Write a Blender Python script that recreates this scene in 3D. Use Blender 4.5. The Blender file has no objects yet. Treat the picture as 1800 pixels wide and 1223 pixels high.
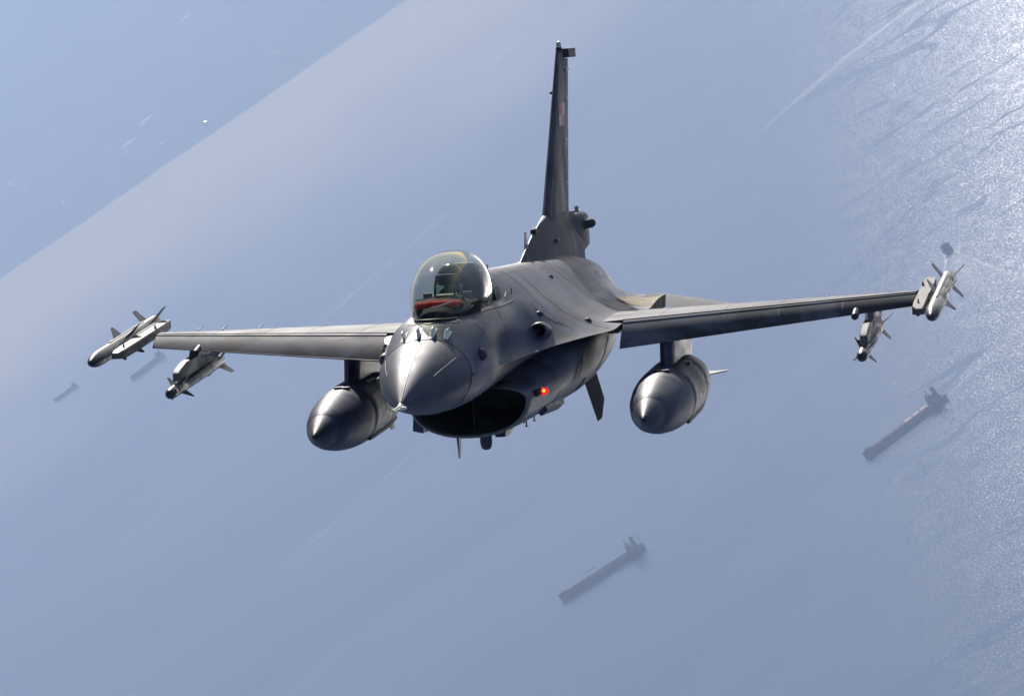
import bpy, bmesh, math, random
from mathutils import Matrix, Vector

R = math.radians
rng = random.Random(7)
SC = bpy.context.scene
COL = SC.collection

# ------------------------------------------------------------------ camera, sky, sun, exposure
ALT = 2660.0                      # the jets fly this high above the water; world origin = the camera's height
RX = Vector((0.8249, 0.5653, 0.0)); UPC = Vector((-0.55494, 0.80979, 0.19081))
HX = UPC.cross(RX).normalized(); RX.normalize(); UPC.normalize()
CAMROT = Matrix((RX, HX, UPC))    # rows: world X, Y, Z expressed in the camera's axes
cam_d = bpy.data.cameras.new('camera'); cam = bpy.data.objects.new('camera', cam_d); COL.objects.link(cam)
cam.matrix_world = CAMROT.to_4x4()
cam_d.sensor_width = 36.0; cam_d.lens = 8833.6 / 1800 * 36
cam_d.clip_start = 1.0; cam_d.clip_end = 400000.0
SC.camera = cam

SUN_EL, SUN_AZ = 24.8, 13.4       # azimuth measured from +Y towards +X
W = bpy.data.worlds.new('World'); SC.world = W; W.use_nodes = True
wn = W.node_tree; wn.nodes.clear()
sky = wn.nodes.new('ShaderNodeTexSky'); sky.sky_type = 'NISHITA'; sky.sun_disc = False
sky.sun_elevation = R(SUN_EL); sky.sun_rotation = R(SUN_AZ)
sky.altitude = 500; sky.air_density = 1.0; sky.dust_density = 0.6; sky.ozone_density = 1.0
bg = wn.nodes.new('ShaderNodeBackground'); bg.inputs[1].default_value = 0.07
wo = wn.nodes.new('ShaderNodeOutputWorld')
wn.links.new(sky.outputs[0], bg.inputs[0]); wn.links.new(bg.outputs[0], wo.inputs[0])
SUNDIR = Vector((math.cos(R(SUN_EL)) * math.sin(R(SUN_AZ)), math.cos(R(SUN_EL)) * math.cos(R(SUN_AZ)), math.sin(R(SUN_EL))))
sd = bpy.data.lights.new('sun', 'SUN'); sd.energy = 5.0; sd.angle = R(0.5); sd.color = (1.0, 0.945, 0.875)
so = bpy.data.objects.new('sun', sd); COL.objects.link(so)
so.rotation_euler = SUNDIR.to_track_quat('Z', 'Y').to_euler()
vs = SC.view_settings; vs.view_transform = 'Standard'; vs.look = 'None'; vs.exposure = 0.04; vs.gamma = 1.0
vs.use_curve_mapping = False
SC.cycles.max_bounces = 8; SC.cycles.transparent_max_bounces = 12; SC.cycles.volume_bounces = 1

# jet frame: x runs aft from the nose, y to the jet's own left wing, z up (written P(x, y, z)); local axes are (-x, y, z)
JR = Matrix(((0.14470122722466008, 0.9873905626767536, -0.06419837674397416),
             (0.07187350867054147, 0.054221173345266174, 0.995938885229635),
             (-0.9868615675924678, 0.1487277415210308, 0.06312135384313741)))
JT = Vector((-0.0411580115, 0.240702828, -57.7266211)) - JR @ Vector((8, 0, 0))
FLIP = Matrix.Diagonal((-1, 1, 1))
JET_M = Matrix.Translation(CAMROT @ JT) @ (CAMROT @ JR @ FLIP).to_4x4()

# ------------------------------------------------------------------ helpers
def P(x, y, z): return Vector((-x, y, z))

class MB:
    """collects faces in jet coordinates (x aft, y left, z up); build() links them as ONE mesh object"""
    def __init__(s, flip=True): s.v = []; s.f = []; s.m = []; s.flip = flip
    def vert(s, p):
        s.v.append((-p[0], p[1], p[2]) if s.flip else tuple(p)); return len(s.v) - 1
    def face(s, idx, m=0): s.f.append(tuple(idx)); s.m.append(m)
    def poly(s, pts, m=0): s.face([s.vert(p) for p in pts], m)
    def loft(s, rows, m=0, closed=True, cap0=True, cap1=True, mf=None):
        ids = [[s.vert(p) for p in r] for r in rows]; n = len(rows[0])
        for i in range(len(rows) - 1):
            for j in range(n if closed else n - 1):
                k = (j + 1) % n
                s.face((ids[i][j], ids[i][k], ids[i + 1][k], ids[i + 1][j]), mf(i, j) if mf else m)
        if cap0: s.face(ids[0], m)
        if cap1: s.face(ids[-1][::-1], m)
    def box(s, x0, x1, y0, y1, z0, z1, m=0):
        s.loft([[(x0, y0, z0), (x0, y1, z0), (x0, y1, z1), (x0, y0, z1)], [(x1, y0, z0), (x1, y1, z0), (x1, y1, z1), (x1, y0, z1)]], m)
    def lathe(s, prof, c=(0, 0, 0), n=24, m=0, axis='x', mf=None):
        rows = []
        for a, r in prof:
            row = []
            for k in range(n):
                t = 2 * math.pi * k / n; u, w = r * math.cos(t), r * math.sin(t)
                row.append({'x': (c[0] + a, c[1] + u, c[2] + w), 'z': (c[0] + u, c[1] + w, c[2] + a), 'y': (c[0] + u, c[1] + a, c[2] + w)}[axis])
            rows.append(row)
        s.loft(rows, m, mf=mf)
    def tube(s, pts, r, n=8, m=0, r1=None):
        pts = [Vector(p) for p in pts]; rows = []; N = len(pts)
        for i, p in enumerate(pts):
            d = (pts[min(i + 1, N - 1)] - pts[max(i - 1, 0)]).normalized()
            a = d.cross(Vector((0, 0, 1)))
            if a.length < 1e-3: a = d.cross(Vector((0, 1, 0)))
            a.normalize(); b = d.cross(a)
            rr = r if r1 is None else r + (r1 - r) * i / (N - 1)
            rows.append([p + rr * (math.cos(2 * math.pi * k / n) * a + math.sin(2 * math.pi * k / n) * b) for k in range(n)])
        s.loft(rows, m)
    def plate(s, pts, t, m=0):
        """a flat polygon given thickness t along its normal (knife edges kept blunt)"""
        pts = [Vector(p) for p in pts]; nrm = Vector((0, 0, 0))
        for i in range(len(pts)): nrm += (pts[i] - pts[0]).cross(pts[(i + 1) % len(pts)] - pts[0])
        nrm = nrm.normalized() * t / 2
        s.loft([[p + nrm for p in pts], [p - nrm for p in pts]], m)
    def build(s, name, mats, parent=None, smooth=35, loc=None):
        me = bpy.data.meshes.new(name); me.from_pydata(s.v, [], s.f)
        for mt in (mats if isinstance(mats, (list, tuple)) else [mats]): me.materials.append(mt)
        for p, m in zip(me.polygons, s.m): p.material_index = m
        bm = bmesh.new(); bm.from_mesh(me)
        bmesh.ops.remove_doubles(bm, verts=bm.verts, dist=1e-5)
        bmesh.ops.recalc_face_normals(bm, faces=bm.faces)
        bm.to_mesh(me); bm.free()
        if smooth:
            for p in me.polygons: p.use_smooth = True
            me.set_sharp_from_angle(angle=R(smooth))
        o = bpy.data.objects.new(name, me); COL.objects.link(o)
        if parent is not None: o.parent = parent
        return o

def tag(o, label=None, cat=None, group=None, kind=None):
    if label: o['label'] = label
    if cat: o['category'] = cat
    if group: o['group'] = group
    if kind: o['kind'] = kind
    return o

def empty(name, mw=None):
    o = bpy.data.objects.new(name, None); COL.objects.link(o); o.empty_display_size = 0.3
    if mw is not None: o.matrix_world = mw
    return o

def pchip(xs, ys):
    n = len(xs); h = [xs[i + 1] - xs[i] for i in range(n - 1)]; d = [(ys[i + 1] - ys[i]) / h[i] for i in range(n - 1)]
    m = [0.0] * n; m[0] = d[0]; m[-1] = d[-1]
    for i in range(1, n - 1):
        if d[i - 1] * d[i] > 0:
            w1, w2 = 2 * h[i] + h[i - 1], h[i] + 2 * h[i - 1]; m[i] = (w1 + w2) / (w1 / d[i - 1] + w2 / d[i])
    def f(x):
        if x <= xs[0]: return ys[0]
        if x >= xs[-1]: return ys[-1]
        i = max(k for k in range(n - 1) if xs[k] <= x); t = (x - xs[i]) / h[i]
        return ((1 + 2 * t) * (1 - t) ** 2 * ys[i] + t * (1 - t) ** 2 * h[i] * m[i] + t * t * (3 - 2 * t) * ys[i + 1] + t * t * (t - 1) * h[i] * m[i + 1])
    return f

# ------------------------------------------------------------------ materials
def new_mat(name):
    m = bpy.data.materials.new(name); m.use_nodes = True; nt = m.node_tree; nt.nodes.clear()
    out = nt.nodes.new('ShaderNodeOutputMaterial'); b = nt.nodes.new('ShaderNodeBsdfPrincipled')
    nt.links.new(b.outputs[0], out.inputs[0]); return m, nt, b, out

def flat(name, col, rough=0.5, metal=0.0, spec=0.5):
    m, nt, b, _ = new_mat(name)
    b.inputs['Base Color'].default_value = (*col, 1); b.inputs['Roughness'].default_value = rough
    b.inputs['Metallic'].default_value = metal; b.inputs['Specular IOR Level'].default_value = spec
    return m

def mapped_noise(nt, scale, detail=5, rough=0.55, sc=(1, 1, 1), dist=0.0):
    tc = nt.nodes.new('ShaderNodeTexCoord'); mp = nt.nodes.new('ShaderNodeMapping'); mp.inputs['Scale'].default_value = sc
    nz = nt.nodes.new('ShaderNodeTexNoise'); nz.inputs['Scale'].default_value = scale; nz.inputs['Detail'].default_value = detail
    nz.inputs['Roughness'].default_value = rough; nz.inputs['Distortion'].default_value = dist
    nt.links.new(tc.outputs['Object'], mp.inputs[0]); nt.links.new(mp.outputs[0], nz.inputs['Vector'])
    return nz.outputs['Fac']

def ramp(nt, fac, stops):
    r = nt.nodes.new('ShaderNodeValToRGB'); e = r.color_ramp.elements
    while len(e) < len(stops): e.new(0.5)
    for el, (p, c) in zip(e, stops): el.position = p; el.color = (*c, 1) if len(c) == 3 else c
    nt.links.new(fac, r.inputs[0]); return r.outputs[0]

def mixc(nt, fac, a, b, mode='MIX'):
    n = nt.nodes.new('ShaderNodeMix'); n.data_type = 'RGBA'; n.blend_type = mode
    for sock, v in ((n.inputs[0], fac), (n.inputs[6], a), (n.inputs[7], b)):
        if hasattr(v, 'links'): nt.links.new(v, sock)
        elif isinstance(v, tuple): sock.default_value = (*v, 1)
        else: sock.default_value = v
    return n.outputs[2]

def math_n(nt, op, a, b=None, clamp=False):
    n = nt.nodes.new('ShaderNodeMath'); n.operation = op; n.use_clamp = clamp
    for i, v in enumerate((a, b)):
        if v is None: continue
        if hasattr(v, 'links'): nt.links.new(v, n.inputs[i])
        else: n.inputs[i].default_value = v
    return n.outputs[0]

def paint(name, dark, light, rough=0.42, streak=(0.35, 3.0, 3.0), patch=0.9, lo=0.42, hi=0.60, grime=0.55):
    """weathered satin aircraft paint: soft two-tone patches, streaks along the airflow, blotched gloss"""
    m, nt, b, _ = new_mat(name)
    f1 = mapped_noise(nt, patch, 3, 0.5, (1, 1, 1), 0.6)
    col = ramp(nt, f1, [(lo, dark), (hi, light)])
    f2 = mapped_noise(nt, 2.2, 8, 0.62, streak)
    col = mixc(nt, grime, col, ramp(nt, f2, [(0.37, (0.35, 0.34, 0.34)), (0.50, (0.95, 0.95, 0.95)), (0.63, (1.6, 1.55, 1.5))]), 'MULTIPLY')
    f3 = mapped_noise(nt, 26, 4, 0.6)
    col = mixc(nt, 0.25, col, ramp(nt, f3, [(0.35, (0.6, 0.6, 0.6)), (0.62, (1.1, 1.1, 1.1))]), 'MULTIPLY')
    nt.links.new(col, b.inputs['Base Color']); b.inputs['Specular IOR Level'].default_value = 0.20
    rr = nt.nodes.new('ShaderNodeMapRange'); rr.inputs[1].default_value = 0.3; rr.inputs[2].default_value = 0.7
    rr.inputs[3].default_value = rough + 0.00; rr.inputs[4].default_value = rough + 0.16
    nt.links.new(f2, rr.inputs[0]); nt.links.new(rr.outputs[0], b.inputs['Roughness'])
    bp = nt.nodes.new('ShaderNodeBump'); bp.inputs['Strength'].default_value = 0.12; bp.inputs['Distance'].default_value = 0.02
    f4 = mapped_noise(nt, 3.0, 3, 0.5, (0.6, 1, 1)); nt.links.new(f4, bp.inputs['Height']); nt.links.new(bp.outputs[0], b.inputs['Normal'])
    return m

M = {}
M['body'] = paint('dark_grey_paint', (0.0302, 0.0344, 0.0593), (0.0827, 0.0911, 0.1526), 0.42)
M['wing'] = paint('two_tone_wing_paint', (0.0438, 0.0456, 0.0629), (0.1140, 0.1184, 0.1572), 0.58, (0.8, 0.5, 2), 0.85, 0.46, 0.54)
M['radome'] = paint('radome_paint', (0.0479, 0.0502, 0.0785), (0.0717, 0.0756, 0.1159), 0.46, (0.6, 2, 2), 0.8, grime=0.5)
M['store'] = paint('store_paint', (0.0372, 0.0414, 0.0690), (0.0647, 0.0697, 0.1090), 0.36, (0.5, 3, 3), 0.9, grime=0.5)
M['tank'] = paint('tank_paint', (0.0314, 0.0357, 0.0611), (0.0628, 0.0681, 0.1067), 0.42, (2.5, 0.6, 0.6), 1.2, grime=0.75)
M['missile'] = paint('missile_paint', (0.1275, 0.1237, 0.1200), (0.1875, 0.1800, 0.1725), 0.36, (0.6, 3, 3), 1.1, grime=0.35)
M['rail'] = paint('rail_paint', (0.0910, 0.0896, 0.0910), (0.1540, 0.1505, 0.1470), 0.5, (0.6, 2, 2), 1.0, grime=0.4)
M['tail'] = paint('tail_paint', (0.0219, 0.0242, 0.0402), (0.0594, 0.0624, 0.0952), 0.55, (1.2, 1, 0.4), 1.2, grime=0.8)
M['fin_dark'] = paint('dark_fin_paint', (0.022, 0.022, 0.025), (0.034, 0.033, 0.036), 0.75)
M['stain'] = paint('sooty_tan_paint', (0.11, 0.078, 0.042), (0.30, 0.215, 0.12), 0.65, (1, 2, 2), 3.0, grime=0.7)
M['black'] = flat('black_rubber', (0.012, 0.012, 0.014), 0.55)
M['duct'] = flat('duct_grey', (0.055, 0.060, 0.070), 0.6)
M['lip'] = flat('lit_lip_grey', (0.13, 0.13, 0.14), 0.42, 0, .25)  # lighter grey paints in the light caught by the intake lip
M['dark'] = flat('dark_metal', (0.03, 0.03, 0.033), 0.4, 0.5)
M['steel'] = flat('bare_steel', (0.45, 0.44, 0.42), 0.28, 1.0)
M['white'] = flat('white_enamel', (0.78, 0.77, 0.74), 0.4)
M['line'] = flat('sealant_line', (0.016, 0.016, 0.019), 0.6)
M['pale_line'] = flat('worn_pale_edge', (0.42, 0.40, 0.38), 0.4)
M['red_cloth'] = flat('red_cloth', (0.80, 0.03, 0.02), 0.8, 0, 0.05)
M['cockpit'] = flat('cockpit_grey', (0.035, 0.036, 0.042), 0.6)
M['hood'] = flat('hood_black', (0.018, 0.019, 0.028), 0.8, 0, 0.1)
M['helmet'] = flat('helmet_grey', (0.045, 0.047, 0.052), 0.25)
M['visor'] = flat('dark_visor', (0.01, 0.012, 0.014), 0.06)
M['suit'] = flat('olive_suit', (0.055, 0.062, 0.040), 0.8)
M['strap'] = flat('grey_webbing', (0.25, 0.24, 0.20), 0.8)
M['tan_mark'] = flat('faded_tan_mark', (0.80, 0.56, 0.42), 0.6)
M['red_mark'] = flat('faded_red_mark', (0.46, 0.13, 0.10), 0.6)

def glass(name, tint, glossy, ior, back=1.3):
    m = bpy.data.materials.new(name); m.use_nodes = True; nt = m.node_tree; nt.nodes.clear()
    out = nt.nodes.new('ShaderNodeOutputMaterial'); t = nt.nodes.new('ShaderNodeBsdfTransparent'); t.inputs[0].default_value = (*tint, 1)
    g = nt.nodes.new('ShaderNodeBsdfGlossy'); g.inputs[0].default_value = (*glossy, 1); g.inputs['Roughness'].default_value = 0.03
    fr = nt.nodes.new('ShaderNodeFresnel'); ge = nt.nodes.new('ShaderNodeNewGeometry'); mr = nt.nodes.new('ShaderNodeMapRange'); mr.inputs[3].default_value = ior; mr.inputs[4].default_value = 1 / back
    nt.links.new(ge.outputs['Backfacing'], mr.inputs[0]); nt.links.new(mr.outputs[0], fr.inputs[0])
    mx = nt.nodes.new('ShaderNodeMixShader')
    nt.links.new(fr.outputs[0], mx.inputs[0]); nt.links.new(t.outputs[0], mx.inputs[1]); nt.links.new(g.outputs[0], mx.inputs[2])
    nt.links.new(mx.outputs[0], out.inputs[0]); return m
M['canopy'] = glass('smoke_gold_canopy', (0.70, 0.71, 0.66), (0.85, 0.83, 0.78), 1.5, 1.06)
M['hud_glass'] = glass('combiner_glass', (0.62, 0.72, 0.64), (0.3, 0.5, 0.4), 1.3)

def lamp_mat(name, col, s):
    m = bpy.data.materials.new(name); m.use_nodes = True; nt = m.node_tree; nt.nodes.clear()
    out = nt.nodes.new('ShaderNodeOutputMaterial'); e = nt.nodes.new('ShaderNodeEmission'); e.inputs[0].default_value = (*col, 1); e.inputs[1].default_value = s
    nt.links.new(e.outputs[0], out.inputs[0]); return m
M['red_core'] = lamp_mat('lit_red_lamp_core', (1.0, 0.22, 0.03), 4.0)
M['red_lamp'] = lamp_mat('lit_red_lamp', (1.0, 0.01, 0.01), 1.6)
M['red_lens'] = flat('red_lens', (0.7, 0.01, 0.01), 0.15)

# ------------------------------------------------------------------ sea
WAVE_FINE, WAVE_LONG = 0.20, 0.04
def sea_material():
    m, nt, b, _ = new_mat('sea_water')
    geo = nt.nodes.new('ShaderNodeNewGeometry')
    def nz(scale, sc, detail, rough=0.55, rot=0.0, dist=0.0):
        mp = nt.nodes.new('ShaderNodeMapping'); mp.inputs['Scale'].default_value = sc; mp.inputs['Rotation'].default_value = (0, 0, rot)
        n = nt.nodes.new('ShaderNodeTexNoise'); n.inputs['Scale'].default_value = scale; n.inputs['Detail'].default_value = detail
        n.inputs['Roughness'].default_value = rough; n.inputs['Distortion'].default_value = dist
        nt.links.new(geo.outputs['Position'], mp.inputs[0]); nt.links.new(mp.outputs[0], n.inputs['Vector']); return n.outputs['Fac']
    sep = nt.nodes.new('ShaderNodeSeparateXYZ'); nt.links.new(geo.outputs['Position'], sep.inputs[0])
    # silt front: pale silty water on the near side of a ragged line across the bay, deep blue water beyond it
    wob = math_n(nt, 'MULTIPLY', math_n(nt, 'SUBTRACT', nz(1 / 140.0, (1, 1, 1), 6, 0.6), 0.5), 160.0)
    yy = math_n(nt, 'ADD', sep.outputs['Y'], wob)
    near = nt.nodes.new('ShaderNodeMapRange'); near.interpolation_type = 'SMOOTHSTEP'
    near.inputs[1].default_value = 21440.0; near.inputs[2].default_value = 21530.0; near.inputs[3].default_value = 1.0; near.inputs[4].default_value = 0.0
    nt.links.new(yy, near.inputs[0])
    fade = nt.nodes.new('ShaderNodeMapRange'); fade.interpolation_type = 'SMOOTHSTEP'
    fade.inputs[1].default_value = 16300.0; fade.inputs[2].default_value = 20600.0
    nt.links.new(math_n(nt, 'ADD', sep.outputs['Y'], math_n(nt, 'MULTIPLY', math_n(nt, 'SUBTRACT', nz(1 / 2500.0, (1.6, 1, 1), 4, 0.5), 0.5), 5000.0)), fade.inputs[0])
    silt = math_n(nt, 'MULTIPLY', near.outputs[0], fade.outputs[0])
    big = nz(1 / 900.0, (0.35, 1.3, 1), 5, 0.55, 0.08, 0.6)
    col = ramp(nt, big, [(0.35, (0.055, 0.100, 0.170)), (0.65, (0.105, 0.148, 0.205))])
    col = mixc(nt, near.outputs[0], (0.012, 0.035, 0.085), col)
    col = mixc(nt, silt, col, (0.85, 0.66, 0.38))
    # slicks: calmer, darker streaks lying along the wind
    def ridge(n, w):
        r = nt.nodes.new('ShaderNodeMapRange'); r.interpolation_type = 'SMOOTHSTEP'; r.inputs[1].default_value = w * .15; r.inputs[2].default_value = w
        nt.links.new(math_n(nt, 'ABSOLUTE', math_n(nt, 'SUBTRACT', n, 0.5)), r.inputs[0]); return r.outputs[0]
    r1 = ridge(nz(1 / 620.0, (0.26, 0.42, 1), 3, 0.5, -0.12, 1.1), 0.013)
    r2 = ridge(nz(1 / 420.0, (0.30, 0.45, 1), 4, 0.55, 0.15, 1.6), 0.011)
    gate = nt.nodes.new('ShaderNodeMapRange'); gate.interpolation_type = 'SMOOTHSTEP'; gate.inputs[1].default_value = 0.50; gate.inputs[2].default_value = 0.58
    nt.links.new(nz(1 / 1400.0, (0.6, 0.8, 1), 2, 0.5), gate.inputs[0])
    calm = nt.nodes.new('ShaderNodeMapRange'); calm.inputs[3].default_value = 0.0
    nt.links.new(math_n(nt, 'MULTIPLY', math_n(nt, 'MAXIMUM', r1, math_n(nt, 'SUBTRACT', 1.0, gate.outputs[0])), math_n(nt, 'MAXIMUM', r2, gate.outputs[0])), calm.inputs[0])
    rg = nt.nodes.new('ShaderNodeMapRange'); rg.inputs[3].default_value = 0.288; rg.inputs[4].default_value = 0.316
    nt.links.new(calm.outputs[0], rg.inputs[0])
    # wave facets: the water's normal tilted by fine noise, less in the slicks
    def tilt(scale, sc, detail, k):
        mp = nt.nodes.new('ShaderNodeMapping'); mp.inputs['Scale'].default_value = sc
        n = nt.nodes.new('ShaderNodeTexNoise'); n.inputs['Scale'].default_value = scale; n.inputs['Detail'].default_value = detail
        nt.links.new(geo.outputs['Position'], mp.inputs[0]); nt.links.new(mp.outputs[0], n.inputs['Vector'])
        v = nt.nodes.new('ShaderNodeVectorMath'); v.operation = 'SUBTRACT'; v.inputs[1].default_value = (.5, .5, .5); nt.links.new(n.outputs['Color'], v.inputs[0])
        w = nt.nodes.new('ShaderNodeVectorMath'); w.operation = 'MULTIPLY'; w.inputs[1].default_value = (k, k, 0); nt.links.new(v.outputs[0], w.inputs[0]); return w.outputs[0]
    def vadd(p, q):
        v = nt.nodes.new('ShaderNodeVectorMath'); v.operation = 'ADD'
        for i_, t_ in enumerate((p, q)):
            if hasattr(t_, 'links'): nt.links.new(t_, v.inputs[i_])
            else: v.inputs[i_].default_value = t_
        return v.outputs[0]
    tl = vadd(tilt(1 / 3.8, (1, .33, 1), 1, WAVE_FINE), tilt(1 / 40.0, (1, .5, 1), 2, WAVE_LONG))
    sc_ = nt.nodes.new('ShaderNodeVectorMath'); sc_.operation = 'SCALE'; nt.links.new(tl, sc_.inputs[0])
    st = nt.nodes.new('ShaderNodeMapRange'); st.inputs[3].default_value = 0.72; st.inputs[4].default_value = 1.0
    nt.links.new(calm.outputs[0], st.inputs[0]); nt.links.new(st.outputs[0], sc_.inputs['Scale'])
    bp = nt.nodes.new('ShaderNodeVectorMath'); bp.operation = 'NORMALIZE'; nt.links.new(vadd(sc_.outputs[0], (0, 0, 1)), bp.inputs[0])
    df = nt.nodes.new('ShaderNodeBsdfDiffuse'); nt.links.new(col, df.inputs[0])
    gl = nt.nodes.new('ShaderNodeBsdfGlossy'); gl.distribution = 'BECKMANN'; gl.inputs[0].default_value = (1, 1, 1, 1)
    nt.links.new(rg.outputs[0], gl.inputs['Roughness']); nt.links.new(bp.outputs[0], gl.inputs['Normal'])
    fr = nt.nodes.new('ShaderNodeFresnel'); fr.inputs[0].default_value = 1.333
    mx = nt.nodes.new('ShaderNodeMixShader'); nt.links.new(fr.outputs[0], mx.inputs[0]); nt.links.new(df.outputs[0], mx.inputs[1]); nt.links.new(gl.outputs[0], mx.inputs[2])
    nt.nodes.remove(b); nt.links.new(mx.outputs[0], _.inputs[0])
    return m
M['sea'] = sea_material()
mb = MB(False); S_ = 90000.0
mb.poly([(-S_, -S_, -ALT), (S_, -S_, -ALT), (S_, S_, -ALT), (-S_, S_, -ALT)])
tag(mb.build('sea', M['sea'], smooth=0), kind='structure')

# haze: one closed box of even pale air round everything
HAZE = 4.7e-5
hm = bpy.data.materials.new('haze_air'); hm.use_nodes = True; nt = hm.node_tree; nt.nodes.clear()
ho = nt.nodes.new('ShaderNodeOutputMaterial'); hv = nt.nodes.new('ShaderNodeVolumePrincipled')
hv.inputs['Color'].default_value = (0.57, 0.71, 1.0, 1); hv.inputs['Density'].default_value = HAZE; hv.inputs['Anisotropy'].default_value = 0.16
nt.links.new(hv.outputs[0], ho.inputs['Volume'])
mb = MB(False); h = 92000.0
mb.box(-h, h, -h, h, -ALT - 1.0, 12.0)
tag(mb.build('haze', hm, smooth=0), kind='stuff')

# ------------------------------------------------------------------ fighter jet
jet = empty('fighter_jet', JET_M)
tag(jet, 'grey single-engined fighter jet with bubble canopy flying nose-on above the sea', 'fighter jet')

# fuselage sections: x, zt, ys, zs, aS, ye, ze, aE, aL, yn, zn, aN, zb
ROWS = [
 (2.10, .265, .335, .165, 40, .480, -.10, 90, 90, .345, -.385, 142, -.505),
 (2.60, .430, .385, .270, 38, .520, -.10, 88, 90, .370, -.400, 142, -.520),
 (3.10, .440, .430, .345, 40, .545, -.10, 84, 88, .385, -.400, 142, -.518),
 (3.60, .450, .455, .360, 50, .560, -.14, 66, 118, .395, -.385, 142, -.500),
 (4.10, .455, .465, .365, 55, .590, -.145, 42, 142, .400, -.375, 144, -.490),
 (4.60, .460, .465, .370, 56, .640, -.135, 30, 155, .400, -.360, 146, -.470),
 (5.10, .470, .465, .380, 56, .715, -.120, 22, 164, .410, -.330, 150, -.430),
 (5.50, .690, .450, .415, 54, .810, -.102, 18, 168, .420, -.300, 155, -.400),
 (6.00, .755, .460, .430, 50, .965, -.078, 14, 172, .440, -.260, 160, -.360),
 (6.60, .745, .480, .425, 47, 1.135, -.064, 11, 174, .46, -.240, 165, -.330),
 (7.20, .728, .500, .410, 45, 1.315, -.050, 9, 176, .50, -.230, 168, -.310),
 (7.60, .715, .515, .395, 44, 1.360, -.010, 6, 178, .55, -.200, 170, -.300),
 (8.50, .690, .540, .370, 42, 1.360, -.010, 5, 178, .60, -.200, 172, -.300),
 (9.50, .665, .555, .360, 42, 1.360, -.015, 4, 178, .60, -.200, 172, -.300),
 (10.6, .650, .585, .365, 49, 1.330, -.020, 3, 178, .60, -.200, 172, -.300),
 (11.6, .635, .590, .345, 60, 1.300, -.020, 2, 178, .60, -.180, 172, -.300),
 (12.6, .570, .560, .300, 66, 1.230, -.020, 2, 178, .55, -.160, 172, -.280),
 (13.4, .490, .470, .260, 68, .980, -.020, 2, 178, .50, -.140, 172, -.26),
 (13.9, .430, .390, .240, 66, .720, -.020, 2, 178, .45, -.120, 172, -.24)]
FI = [pchip([r[0] for r in ROWS], [r[k] for r in ROWS]) for k in range(1, 13)]

def hermite(p, q, a, b, k, n, first=True):
    """n points from p to q leaving at angle a and arriving at angle b (degrees, 0 = outboard, down positive)"""
    L = math.dist(p, q) * k
    c1 = (p[0] + L * math.cos(R(a)), p[1] - L * math.sin(R(a))); c2 = (q[0] - L * math.cos(R(b)), q[1] + L * math.sin(R(b)))
    out = []
    for i in range(0 if first else 1, n + 1):
        t = i / n; u = 1 - t
        out.append(tuple(u ** 3 * p[d] + 3 * u * u * t * c1[d] + 3 * u * t * t * c2[d] + t ** 3 * q[d] for d in (0, 1)))
    return out

def half_section(x):
    zt, ys, zs, aS, ye, ze, aE, aL, yn, zn, aN, zb = [f(x) for f in FI]
    up = hermite((0, zt), (ys, zs), 0, aS, .38, 9) + hermite((ys, zs), (ye, ze), aS, aE, .38, 12, False)
    lo = hermite((ye, ze), (yn, zn), aL, aN, .36, 9, False) + hermite((yn, zn), (0, zb), aN, 180, .36, 7, False)
    return up, lo

def skin(x, y):
    """height of the upper fuselage skin at (x, y)"""
    up, _ = half_section(x); y = abs(y)
    for (a, za), (b, zb) in zip(up, up[1:]):
        if a <= y <= b + 1e-6: return za + (zb - za) * (y - a) / max(b - a, 1e-6)
    return up[-1][1]

xs = []
x = 2.10
while x < 13.9:
    xs.append(x); x += 0.05 if 2.95 < x < 5.6 else 0.1
xs.append(13.9)
WELL = pchip([3.0, 3.25, 3.8, 4.3, 4.9, 5.15], [.17, .22, .30, .32, .25, .18])
rows = []; welled = []
for x in xs:
    up, lo = half_section(x); w = []
    flag = 3.04 < x < 5.14
    for (y, z) in up:
        if flag and y < WELL(x) - 0.02: z = -0.32
        w.append((y, z))
    half = w + lo
    rows.append([(x, y, z) for y, z in half] + [(x, -y, z) for y, z in half[-2:0:-1]])
    welled.append(flag)
NP = len(rows[0])
CWF = pchip([2.56, 2.70, 2.85, 3.1, 3.5, 3.9, 4.3, 4.7, 5.1, 5.5], [.03, .175, .228, .287, .352, .392, .395, .358, .300, .250])
def fus_mat(i, j):
    r0, r1 = rows[i], rows[i + 1]; k = (j + 1) % NP
    ym = abs(r0[j][1] + r0[k][1]) / 2
    if 2.62 < r0[j][0] < 5.4 and (j < 22 or j > NP - 23) and ym < CWF(r0[j][0]) - .03: return 1
    return 1 if min(r0[j][2], r0[k][2], r1[j][2], r1[k][2]) < -0.3 and max(abs(r0[j][1]), abs(r0[k][1])) < 0.40 and (j < 12 or j > NP - 13) else 0
mb = MB(); mb.loft(rows, mf=fus_mat)
fus = mb.build('fuselage', [M['body'], M['cockpit']], jet, 32)

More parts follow.
